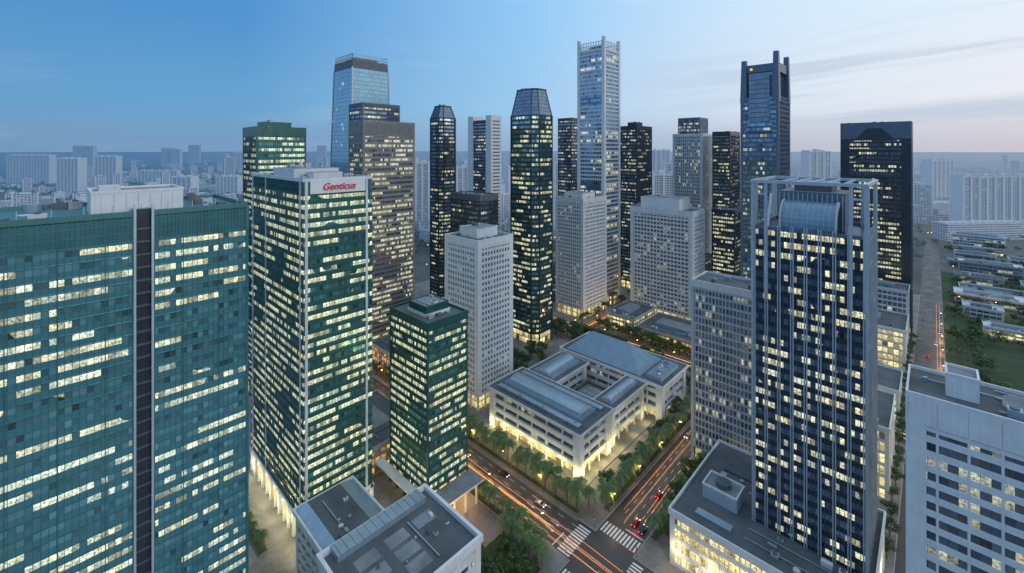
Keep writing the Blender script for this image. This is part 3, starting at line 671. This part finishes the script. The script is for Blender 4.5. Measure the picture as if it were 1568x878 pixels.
for i in range(4): lamp('colonnade_lamp',(-113.0,168+i*7.5,3.6),1000,(1,.80,.32),.3,E)
for i in range(5): lamp('colonnade_lamp',(-113.0,197+i*14,3.6),900,(1,.80,.32),.3,E)
lamp('courtyard_lamp',(-132,222,13),500,WARM,.3,E)

# ------------------------------------------------------------ distant city
def block(name,X,Y,w,d,h,rot=0):
    B=Bld(name)
    glassbox(B['windows'],-w/2,w/2,-d/2,d/2,0,h-3,4,3.3,M['gFar'],M['farr'])
    n=max(2,round(w/14))
    for i in range(n+1):
        x=-w/2+i*w/n; B['fins'].box(x-1.6,x+1.6,-d/2-1.5,d/2+1.5,0,h-1 if i%2 else h+1.5,M['far'])
    B['crown'].box(-w/2-.5,w/2+.5,-d/2-.5,d/2+.5,h-3.2,h-.5,M['far'],M['farr'])
    for i in range(max(1,n//2)): 
        x=-w/2+(i+.5)*w/max(1,n//2); B['roof_tanks'].box(x-4,x+4,-d/4,d/4,h-.5,h+4,M['far'])
    X2,Y2=g(X,Y); B.done((X2,Y2,0),math.radians(43.7)+rot)
for nm,X,Y,w,h in [('distant_hotel_slab',-2164,1985,200,128),('distant_apartment_tower',-1487,1489,78,122),('distant_apartment_tower',-1598,1745,80,126),('distant_apartment_tower',-2972,3068,160,178),
    ('distant_apartment_tower',-2805,3600,95,165),('distant_apartment_tower',-2700,3550,70,158),('distant_apartment_tower',-2210,3375,70,122),('distant_apartment_tower',-2090,3375,70,132),('distant_apartment_tower',-987,1332,62,70),
    ('distant_apartment_tower',-3600,5000,120,205),('distant_apartment_tower',-2155,5000,100,200),('distant_apartment_tower',-953,1489,78,62),('distant_apartment_tower',690,1000,46,148),
    ('distant_apartment_tower',1222,1265,66,122),('distant_finned_slab',935,844,150,101),('distant_apartment_tower',502,1500,60,150),('distant_apartment_tower',-161,800,22,128),('distant_apartment_tower',-101,900,22,116),
    ('distant_apartment_tower',88,800,22,129),('distant_apartment_tower',220,650,30,116),('distant_apartment_tower',-1600,2000,160,58),('distant_apartment_tower',330,900,40,125),('distant_apartment_tower',1900,2200,90,135),('distant_apartment_tower',480,1150,36,132)]:
    block(nm,X,Y,w,min(26,w*.6) if w>40 else w*.8,h,R.uniform(-.15,.15))
def flat(name,X,Y,w,d,h,rot=0):
    B=Bld(name); glassbox(B['windows'],-w/2,w/2,-d/2,d/2,0,h,4,4,M['gFar'],M['farr']); B['roof'].box(-w/2-1,w/2+1,-d/2-1,d/2+1,h,h+1.5,M['far'],M['farr' if w<75 else 'farg'])
    for i in range(int(w/12)): B['roof'].box(-w/2+4+i*12,-w/2+11+i*12,-d/4,d/4,h+1.5,h+3,M['far'])
    X2,Y2=g(X,Y); B.done((X2,Y2,0),math.radians(43.7)+rot)
for a in [(790,745,150,25,27,.1),(830,950,90,30,30,.2),(1000,1050,120,50,25,0)]:
    flat('distant_flat_roofed_hall',*a)
dc=MB()
for i in range(2600):
    Yd=560*math.exp(R.uniform(0,2.6)); ang=math.radians(R.uniform(-58,56)); X=Yd*math.tan(ang)*.98
    if abs(ang)<math.radians(42) and Yd<700: continue
    if ang>math.radians(22) and Yd<900: continue
    if ang>math.radians(30) and Yd<1500 and R.random()<.3: continue
    x,y=g(X,Yd); w,d=R.uniform(14,60),R.uniform(12,35); q=R.random()
    if -10<x<220 and y<1040: continue
    h=R.uniform(6,24) if q<.82 else (R.uniform(25,70) if q<.95 else R.uniform(70,125))
    if h>25: w,d=R.uniform(16,45),R.uniform(14,22)
    if R.random()<.5: w,d=d,w
    if Yd<1000: h=min(h,55)
    if R.random()<.8: glassbox(dc,x-w/2,x+w/2,y-d/2,y+d/2,0,h,5,3.5,M['gFar'],M['farr'])
    else: dc.box(x-w/2,x+w/2,y-d/2,y+d/2,0,h,M[R.choice(['far','far','farg'])],M['farr'])
    if h>20:
        dc.box(x-w/5,x+w/5,y-d/4,y+d/4,h,h+3,M['far'])
        for (cx_,cy_) in ((-1,-1),(1,-1),(1,1),(-1,1)): dc.box(x+cx_*w/2-1.5,x+cx_*w/2+1.5,y+cy_*d/2-1.5,y+cy_*d/2+1.5,0,h+1,M['far'])
dc.build('distant_city')

# ------------------------------------------------------------ vegetation
def leafmat(name,c1,c2,hz=False,sc=.5):
    m,T,b,out=newmat(name); geo=T.n('ShaderNodeNewGeometry')
    f=T.noise(geo.outputs['Position'],sc,3)
    c=T.mix(T.mr(f,.35,.65),c1,c2); T.L.new(c,b.inputs['Base Color']); b.inputs['Roughness'].default_value=.6
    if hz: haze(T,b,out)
    return m
M['leaf']=leafmat('tree_leaves',(.028,.07,.025),(.085,.15,.045)); M['palm']=leafmat('palm_leaves',(.05,.11,.035),(.12,.18,.06))
M['pleaf']=leafmat('park_tree_leaves',(.02,.06,.025),(.09,.15,.05),False,.12)
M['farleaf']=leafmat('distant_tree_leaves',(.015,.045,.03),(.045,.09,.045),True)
M['bark']=plain('bark',(.12,.09,.06),.9,var=.3,scale=2)
def leafcloud(lobes,n,size,rng):
    L=np.array(lobes); w=L[:,3]**3; idx=rng.choice(len(L),n,p=w/w.sum())
    d=rng.normal(size=(n,3)); d/=np.linalg.norm(d,axis=1)[:,None]
    r=L[idx,3]*(rng.uniform(.35,1.08,n))
    c=L[idx,:3]+d*r[:,None]*np.array([1,1,.75])
    a=rng.normal(size=(n,3)); a/=np.linalg.norm(a,axis=1)[:,None]
    t=np.cross(a,d+.3*rng.normal(size=(n,3))); t/=np.linalg.norm(t,axis=1)[:,None]
    s=size*rng.uniform(.6,1.3,n)[:,None]
    v=np.stack([c-a*s-t*s*.6,c+a*s*.9-t*s*.5,c+a*s+t*s*.7,c-a*s*.8+t*s*.5],1)
    return v.reshape(-1,3)
def mesh_quads(name,V,mat):
    me=bpy.data.meshes.new(name); n=len(V); me.vertices.add(n); me.vertices.foreach_set('co',V.astype(np.float32).ravel())
    nf=n//4; me.loops.add(n); me.loops.foreach_set('vertex_index',np.arange(n,dtype=np.int32)); me.polygons.add(nf)
    me.polygons.foreach_set('loop_start',np.arange(0,n,4,dtype=np.int32)); me.polygons.foreach_set('loop_total',np.full(nf,4,dtype=np.int32))
    me.materials.append(mat); me.update(); me.validate(); return me
def limb(mb,p,q,r0,r1,n=6):
    p,q=Vector(p),Vector(q); d=(q-p).normalized(); u=d.orthogonal().normalized(); w=d.cross(u)
    A=[p+(u*math.cos(2*math.pi*i/n)+w*math.sin(2*math.pi*i/n))*r0 for i in range(n)]
    Bq=[q+(u*math.cos(2*math.pi*i/n)+w*math.sin(2*math.pi*i/n))*r1 for i in range(n)]
    for i in range(n): mb.face([A[i],A[(i+1)%n],Bq[(i+1)%n],Bq[i]],M['bark'])
def treemesh(seed,h=10,n=1300):
    r=random.Random(seed); rng=np.random.default_rng(seed); mb=MB(); limb(mb,(0,0,0),(.2,.1,h*.38),.32,.22)
    lobes=[]
    for i in range(8):
        a=i*.8+r.uniform(-.3,.3); rr=r.uniform(.15,.34)*h; z=h*r.uniform(.5,.86); q=(rr*math.cos(a),rr*math.sin(a),z)
        limb(mb,(.2,.1,h*r.uniform(.25,.38)),q,.15,.05,5); lobes.append((*q,h*r.uniform(.13,.22)))
    lobes.append((0,0,h*.8,h*.2))
    V=leafcloud(lobes,n,.26,rng)
    for k in range(0,len(V),4): mb.face([tuple(V[k+j]) for j in range(4)],M['leaf'])
    o=mb.build('tmp'); me=o.data; bpy.data.objects.remove(o); return me
def palmmesh(seed,h=8.5):
    r=random.Random(seed); mb=MB(); bx,by=r.uniform(-.4,.4),r.uniform(-.4,.4)
    limb(mb,(0,0,0),(bx*.4,by*.4,h*.5),.26,.2); limb(mb,(bx*.4,by*.4,h*.5),(bx,by,h),.2,.17)
    for i in range(24):
        a=i*2.4; el=r.uniform(-.1,1.1); L=r.uniform(3.0,4.2); pts=[]
        for k in range(7):
            t=k/6; rad=L*t*math.cos(el*(1-t*.5)); z=h+L*(math.sin(el)*t-1.0*t*t*(.7+.3*math.cos(el)))
            pts.append(Vector((bx+rad*math.cos(a),by+rad*math.sin(a),z)))
        s=Vector((-math.sin(a),math.cos(a),0))
        for k in range(6):
            for sg in (-1,1):
                w=1.1*math.sin(math.pi*(k+.8)/7.5)
                for e in (0,.5):
                    p=pts[k].lerp(pts[k+1],e); q=pts[k].lerp(pts[k+1],e+.48); tip=p.lerp(q,.9)+s*sg*w+Vector((0,0,-.35*w))+(q-p)*.6
                    mb.face([p,q,tip],M['palm'])
    o=mb.build('tmp'); me=o.data; bpy.data.objects.remove(o); return me
TM=[treemesh(s) for s in (1,2,3)]; PM=[palmmesh(s) for s in (4,5,6)]
def put(ms,x,y,s,z=.13):
    me=R.choice(ms); name='palm_tree' if me in PM else 'street_tree'
    o=bpy.data.objects.new(name,me); scene.collection.objects.link(o); o.location=(x,y,z); k=s*R.uniform(.82,1.18)
    o.scale=(k,k,k*R.uniform(.92,1.1)); o.rotation_euler[2]=R.uniform(0,6.28)
x=-186
while x<-106:
    put(PM,x,150.5+R.uniform(-.5,.5),1.08)
    if R.random()<.75: put(PM if R.random()<.85 else TM,x+2.4,155.4+R.uniform(-1,1),.9)
    x+=R.uniform(5.0,6.2)
y=160
while y<296: 
    put(PM,-98.7,y,1.08)
    if R.random()<.65: put(TM,-103.6+R.uniform(-1.5,1.5),y+2,R.uniform(.6,.85))
    put(PM if R.random()<.7 else TM,-77.6,y,.95)
    if R.random()<.7: put(TM,-72.6+R.uniform(-.8,.8),y+2.5,.65)
    y+=R.uniform(5,6.5)
for k in range(12): put(PM,-146+k*3.6,R.uniform(126.8,128.4),.85)
for k in range(26): put(TM,R.uniform(-121,-102),R.uniform(100,120),R.uniform(.45,.7))
for k in range(7): put(PM,-121+k*3.2,122.5,.85)
for k in range(34): put(PM if k%3 else TM,-78+R.uniform(0,9),66+k*2+R.uniform(-1,1),.85)
for k in range(14): put(TM,R.uniform(-68,-54),R.uniform(100,129),.8)
for k in range(40): put(TM,R.uniform(-232,-180),R.uniform(282,298),.9)
for k in range(50): put(TM,R.uniform(-180,-60),R.uniform(270,298),.9)
for k in range(40): put(TM,R.uniform(-222,-100),R.uniform(316,321),.9)
for k in range(26): put(TM,R.uniform(-221,-219) if k%2 else -204,R.uniform(318,480),.8)
for k in range(22): put(TM,R.uniform(-215,-190),R.uniform(205,250),.9)
for k in range(22): put(TM,-12.3+R.uniform(-.6,.6),212+k*12,.75)
for k in range(20): put(TM,-290+k*5,151,.7)
for k in range(12): put(TM,R.uniform(-165,-133),R.uniform(30,54),.7)
for k in range(10): put(PM,-226+k*5,54.5,.65)
def crowd(name,pts,n,size,mat,seed):
    rng=np.random.default_rng(seed); out=[]
    for (x,y,h) in pts:
        lobes=[(x+rng.uniform(-.3,.3)*h,y+rng.uniform(-.3,.3)*h,h*rng.uniform(.5,.75),h*rng.uniform(.2,.36)) for _ in range(4)]
        out.append(leafcloud(lobes,n,size*h,rng))
    me=mesh_quads(name,np.concatenate(out),mat); o=bpy.data.objects.new(name,me); scene.collection.objects.link(o)
pk=[]
for _ in range(1500):
    x,y=R.uniform(11,150),R.uniform(200,1010)
    if 296<y<318 or 600<y<616: continue
    if y>612:
        if min(abs(y-q) for q in (618,658,700,746,794,848,912,982))>7: continue
    elif (28<x<64 and 517<y<539) or (18<x<46 and 569<y<593) or (64<x<112 and 557<y<581): continue
    if math.sin(x*.11)+math.sin(y*.06+1)+R.uniform(-1,1)<-.9: continue
    pk.append((x,y,R.uniform(6,12)))
crowd('park_trees',pk,130,.055,M['pleaf'],3)
pk=[]
for i in range(7500):
    Yd=520*math.exp(R.uniform(0,2.2)); ang=math.radians(R.uniform(-58,56)); X=Yd*math.tan(ang)
    if abs(X)<Yd*.75 and Yd<620: continue
    if math.sin(X*.004+1)+math.sin(Yd*.003+X*.0015)+R.uniform(-1,1)<-.4: continue
    x,y=g(X,Yd)
    if -16<x<12 and y<1200: continue
    if 0<x<210 and y<1020: continue
    pk.append((x,y,R.uniform(8,15)*(1+Yd/6000)))
crowd('distant_trees',pk,26,.14,M['farleaf'],4)

# ------------------------------------------------------------ street lamps, light trails, traffic
M['bulb']=plain('lamp_head_glow',(.8,.6,.3),.5,emit=((1,.62,.22),10)); M['pole']=plain('lamp_pole',(.2,.21,.22),.4,.6,var=.1)
def street_lamp(x,y,dx,dy,power=0):
    B=Bld('street_lamp'); mb=B['pole']; cyl(mb,0,0,.14,0,9,M['pole'],8,.08); cyl(mb,0,0,.28,0,.5,M['pole'],8)
    mb.box(min(0,dx*2.4)-.06,max(0,dx*2.4)+.06,min(0,dy*2.4)-.06,max(0,dy*2.4)+.06,8.9,9.05,M['pole'])
    B['lamp_head'].box(dx*2.2-.35,dx*2.2+.35,dy*2.2-.35,dy*2.2+.35,8.7,8.88,M['bulb'],M['pole'])
    B['lamp_head'].box(dx*2.2-.2,dx*2.2+.2,dy*2.2-.2,dy*2.2+.2,8.5,8.69,M['bulb'])
    E=B.done((x,y,.13))
    if power: lamp('lamp_light',(dx*2.2,dy*2.2,8.2),power,(1,.52,.18),.3,E)
for k,x in enumerate(range(-300,-104,22)): street_lamp(x,149,0,-1,1100)
for k,x in enumerate(range(-290,-104,30)): street_lamp(x,130,0,1,700)
for k,y in enumerate(range(160,296,22)): street_lamp(-97,y,1,0,1000)
for k,y in enumerate(range(60,125,22)): street_lamp(-97,y,1,0,700)
for k,y in enumerate(range(212,560,32)): street_lamp(7,y,-1,0,1300)
for k,x in enumerate(range(-215,-20,28)): street_lamp(x,299,0,1,1900)
for k,y in enumerate(range(322,520,30)): street_lamp(-205,y,-1,0,1900)
for k in range(6): street_lamp(18+k*24,603,0,1,1500 if k<3 else 0)
lamp('plaza_lamp',(-133,110,4),2200,(1,.36,.11),.4)
dl=MB(); M['dl']=plain('distant_lamp_glow',(.8,.5,.2),.5,emit=((1,.50,.18),3.5))
for i in range(560):
    Yd=520*math.exp(R.uniform(0,1.7)); ang=math.radians(R.uniform(-56,54)); x,y=g(Yd*math.tan(ang),Yd); s=.35+Yd/3200
    z=R.uniform(7,14); dl.prism([(x-.1,y-.1),(x+.1,y-.1),(x+.1,y+.1),(x-.1,y+.1)],[(x-.1,y-.1),(x+.1,y-.1),(x+.1,y+.1),(x-.1,y+.1)],0,z,M['pole']); dl.box(x-s,x+s,y-s,y+s,z,z+s,M['dl'])
dl.build('distant_street_lights')
M['tro']=plain('amber_light_trail',(1,.4,.1),.5,emit=((1,.48,.14),1.6)); M['try']=plain('yellow_light_trail',(1,.7,.3),.5,emit=((1,.74,.32),1.5)); M['trr']=plain('red_light_trail',(1,.1,.05),.5,emit=((1,.08,.03),1.6))
def trail(mb,pts,w,z,mat):
    for a,b_ in zip(pts[:-1],pts[1:]):
        d=(Vector(b_)-Vector(a)).normalized(); n=Vector((-d.y,d.x))*w
        mb.face([(a[0]-n.x,a[1]-n.y,z),(b_[0]-n.x,b_[1]-n.y,z),(b_[0]+n.x,b_[1]+n.y,z),(a[0]+n.x,a[1]+n.y,z)],mat)
        mb.face([(a[0],a[1],z-w),(b_[0],b_[1],z-w),(b_[0],b_[1],z+w),(a[0],a[1],z+w)],mat)
tr=MB()
for k in range(10):
    yc=R.choice([133.2,134.0,136.4,136.9,137.5,140,133.5]); xs=R.uniform(-420,-150); xe=R.choice([-60,-75,-110,40]); wv=R.uniform(0,6)
    trail(tr,[(xs+(xe-xs)*i/30,yc+.35*math.sin(i*.35+wv)) for i in range(31)],R.uniform(.015,.05),R.uniform(.5,.9),R.choice([M['tro'],M['try'],M['tro']]))
for k in range(4):
    xc=R.choice([-93.7,-93,-90.2,-89.6]); ys=R.uniform(158,175)
    trail(tr,[(xc+.2*math.sin(i*.3+k),ys+(297-ys)*i/20) for i in range(21)],R.uniform(.015,.04),R.uniform(.5,.9),R.choice([M['tro'],M['try']]))
for k in range(3):
    xc=R.choice([-86.4,-85.2,-82.6,-84]); trail(tr,[(xc+.2*math.sin(i*.3+k),165+(50)*i/20) for i in range(21)],.035,.75,R.choice([M['trr'],M['tro']]))
for k in range(2):
    xc=R.uniform(-8,4); trail(tr,[(xc+.2*math.sin(i*.3+k),215+(380)*i/20) for i in range(21)],.03,.8,M['tro'])
for k in range(4):
    xc=R.uniform(-216,-208); trail(tr,[(xc,316+(300)*i/10) for i in range(11)],.06,.8,M['tro'])
for k in range(4):
    yc=R.uniform(302,312); trail(tr,[(-420+(500)*i/20,yc) for i in range(21)],.05,.8,R.choice([M['tro'],M['try']]))
tr.build('traffic_light_trails')
M['tyre']=plain('tyre_rubber',(.02,.02,.02),.8,var=.1); M['cglass']=plain('car_glass',(.02,.025,.03),.08,.3,var=.1)
M['head']=plain('headlamp',(.9,.9,.8),.2,emit=((1,.9,.7),6)); M['tail']=plain('tail_lamp',(.6,.02,.02),.2,emit=((1,.03,.02),8))
def carmat(c,n): return plain(n,c,.25,.5,var=.06)
CM=[carmat((.02,.05,.14),'blue_car_paint'),carmat((.35,.02,.02),'red_car_paint'),carmat((.55,.56,.58),'silver_car_paint'),carmat((.03,.03,.035),'black_car_paint')]
def car(x,y,rot,paint):
    B=Bld('car'); body=B['body']
    prof=[(-2.2,.35),(2.15,.35),(2.25,.62),(2.1,.82),(1.1,.98),(.45,1.42),(-1.05,1.45),(-1.75,1.02),(-2.2,.95),(-2.28,.6)]
    W=.88
    for sg in (-1,1):
        P=[(px,sg*(W if pz<1.1 else W-.17),pz) for px,pz in prof]
        body.face(P if sg<0 else P[::-1],paint)
    n=len(prof)
    for i in range(n):
        a,b_=prof[i],prof[(i+1)%n]; wa=W if a[1]<1.1 else W-.17; wb=W if b_[1]<1.1 else W-.17
        mt=M['cglass'] if i in (4,6) else paint
        body.face([(a[0],-wa,a[1]),(b_[0],-wb,b_[1]),(b_[0],wb,b_[1]),(a[0],wa,a[1])][::-1],mt)
    for sg in (-1,1): B['side_windows'].face([(.95,sg*(W-.015),1.02),(.42,sg*(W-.14),1.36),(-1.0,sg*(W-.14),1.38),(-1.5,sg*(W-.015),1.04)],M['cglass'])
    for wx in (-1.4,1.4):
        for wy in (-.82,.82):
            ring=[(wx+.33*math.cos(t*math.pi/6),.33+.33*math.sin(t*math.pi/6)) for t in range(12)]
            for e in (-.1,.1): B['wheels'].face([(p,wy+e,q) for p,q in ring],M['tyre'])
            for i in range(12):
                p,q=ring[i],ring[(i+1)%12]; B['wheels'].face([(p[0],wy-.1,p[1]),(q[0],wy-.1,q[1]),(q[0],wy+.1,q[1]),(p[0],wy+.1,p[1])],M['tyre'])
    for sy in (-.65,.65):
        B['lights'].box(2.18,2.3,sy-.18,sy+.18,.62,.78,M['head']); B['lights'].box(-2.32,-2.2,sy-.18,sy+.18,.68,.86,M['tail'])
    B.done((x,y,.008),rot)
car(-143,144.6,0,CM[0]); car(-166,141.2,0,CM[3]); car(-200,144.5,0,CM[2]); car(-120,143,0,CM[2])
car(-86.2,162.0,math.pi/2,CM[1]); car(-82.6,161,math.pi/2,CM[3]); car(-86,182,math.pi/2,CM[1]); car(-82.6,196,math.pi/2,CM[3]); car(-93,230,-math.pi/2,CM[2]); car(-89,250,-math.pi/2,CM[0])
car(-89.7,112,math.pi/2,CM[2]); car(2,240,-math.pi/2,CM[3]); car(-3,262,math.pi/2,CM[2])
for k in range(9): car([-7,-3,1.5,4][k%4],285+k*31,(-1 if k%4>1 else 1)*math.pi/2,R.choice(CM))
lamp('brake_light_glow',(-85,159.0,1.2),130,(1,.04,.02),.4); lamp('brake_light_glow',(-86,179.5,1.2),40,(1,.04,.02),.4)
M['sig']=plain('signal_red',(.5,.02,.02),.4,emit=((1,.05,.03),8))
for (x,y,dx,dy) in ((-97,149,1,0),(-79,149,0,-1),(-97,130,0,1),(-79,130,-1,0)):
    B=Bld('traffic_signal'); cyl(B['pole'],0,0,.1,0,5.6,M['pole'],8,.08); B['pole'].box(min(0,dx*4)-.05,max(0,dx*4)+.05,min(0,dy*4)-.05,max(0,dy*4)+.05,5.4,5.52,M['pole'])
    for k in (1,.02): B['signal_head'].box(dx*4*k-.2,dx*4*k+.2,dy*4*k-.2,dy*4*k+.2,4.3 if k==1 else 2.8,5.38 if k==1 else 3.7,M['dgrey']); B['lens'].box(dx*4*k-.1,dx*4*k+.1,dy*4*k-.22,dy*4*k+.22,(5.05 if k==1 else 3.4),(5.25 if k==1 else 3.6),M['sig'])
    B.done((x,y,.13))

# ------------------------------------------------------------ sky, sun, camera
w=bpy.data.worlds.new('World'); scene.world=w; w.use_nodes=True; nt=w.node_tree; nt.nodes.clear(); T=NT(nt)
out=T.n('ShaderNodeOutputWorld'); bg=T.n('ShaderNodeBackground')
tc=T.n('ShaderNodeTexCoord'); d=T.vm('NORMALIZE',tc.outputs['Generated']).outputs[0]
sp=T.n('ShaderNodeSeparateXYZ'); T.L.new(d,sp.inputs[0]); z=sp.outputs[2]
a=T.vm('DOT_PRODUCT',d,tuple(SD)).outputs['Value']
def ramp(v,stops):
    r=T.n('ShaderNodeValToRGB'); T.L.new(v,r.inputs[0]); e=r.color_ramp.elements
    while len(e)<len(stops): e.new(.5)
    for i,(p,c) in enumerate(stops): e[i].position=p; e[i].color=(*c,1)
    return r.outputs[0]
am=T.mr(a,-1,1)
hor=ramp(am,[(0.0,(.28,.43,.66)),(.17,(.15,.30,.50)),(.32,(.16,.31,.51)),(.60,(.27,.43,.62)),(.82,(.48,.53,.64)),(1.0,(.66,.59,.63))])  # first stop here and below: unseen sky behind camera, brightened to light the facades
mid=ramp(am,[(0.0,(.32,.52,.82)),(.17,(.10,.31,.58)),(.32,(.11,.33,.60)),(.60,(.32,.57,.83)),(.82,(.68,.77,.89)),(1.0,(.90,.86,.88))])
top=ramp(am,[(0.0,(.32,.54,.88)),(.17,(.065,.26,.57)),(.32,(.07,.27,.60)),(.60,(.29,.58,.90)),(.82,(.64,.81,.97)),(1.0,(.84,.93,1.0))])
zen=ramp(am,[(0.0,(.54,.74,1.0)),(.5,(.60,.80,1.0)),(1.0,(.80,.93,1.0))])  # zenith above the frame, made brighter as added fill for the buildings
c=T.mix(T.mr(z,0.0,.10,smooth=True),hor,mid); c=T.mix(T.mr(z,.08,.30,smooth=True),c,top)
c=T.mix(T.mr(z,.38,.65,smooth=True),c,zen)
rotd=T.vm('ADD',d,T.comb(0.0,0.0,T.m('MULTIPLY',a,-.06))).outputs[0]
cv=T.vm('MULTIPLY',rotd,(1.2,1.2,24.0)).outputs[0]; warp=T.noise(T.vm('MULTIPLY',d,(2,2,4)).outputs[0],1.0,2)
cv2=T.vm('ADD',cv,T.comb(0.0,0.0,T.m('MULTIPLY',warp,1.2))).outputs[0]
cn=T.noise(cv2,1.0,7,.6)
mask=T.m('MULTIPLY',T.mr(a,.30,.8,smooth=True),T.m('MULTIPLY',T.mr(z,.02,.07,smooth=True),T.mr(z,.25,.14,smooth=True)))
c=T.mix(T.m('MULTIPLY',T.m('MULTIPLY',T.mr(cn,.46,.64,smooth=True),mask),.62),c,(.43,.52,.66))
wisp=T.noise(T.vm('MULTIPLY',rotd,(1.6,1.6,11)).outputs[0],1.3,6,.6)
c=T.mix(T.m('MULTIPLY',T.mr(wisp,.54,.78),.13),c,(.75,.87,.98))
sky=T.n('ShaderNodeTexSky'); sky.sky_type='NISHITA'; sky.sun_disc=False; sky.sun_elevation=math.radians(12)
sky.sun_rotation=math.atan2(.97,.08)
sc_=T.vm('MULTIPLY',sky.outputs[0],(.006,.006,.006)).outputs[0]
c=T.vm('ADD',c,sc_).outputs[0]
T.L.new(c,bg.inputs[0]); bg.inputs[1].default_value=1.0; T.L.new(bg.outputs[0],out.inputs[0])
sl=bpy.data.lights.new('sun','SUN'); sl.energy=.6; sl.angle=math.radians(10); sl.color=(1,.90,.84)
so=bpy.data.objects.new('sun',sl); scene.collection.objects.link(so); so.rotation_euler=Vector((.97,.08,.25)).to_track_quat('Z','Y').to_euler()
cam=bpy.data.cameras.new('camera'); co=bpy.data.objects.new('camera',cam); scene.collection.objects.link(co); scene.camera=co
cam.sensor_width=36; cam.lens=36*675/1568; cam.shift_y=-(441-232)/1568*1.0; cam.clip_start=.5; cam.clip_end=80000
co.location=(0,0,150); co.rotation_euler=(math.pi/2,0,math.atan2(SA,CA))
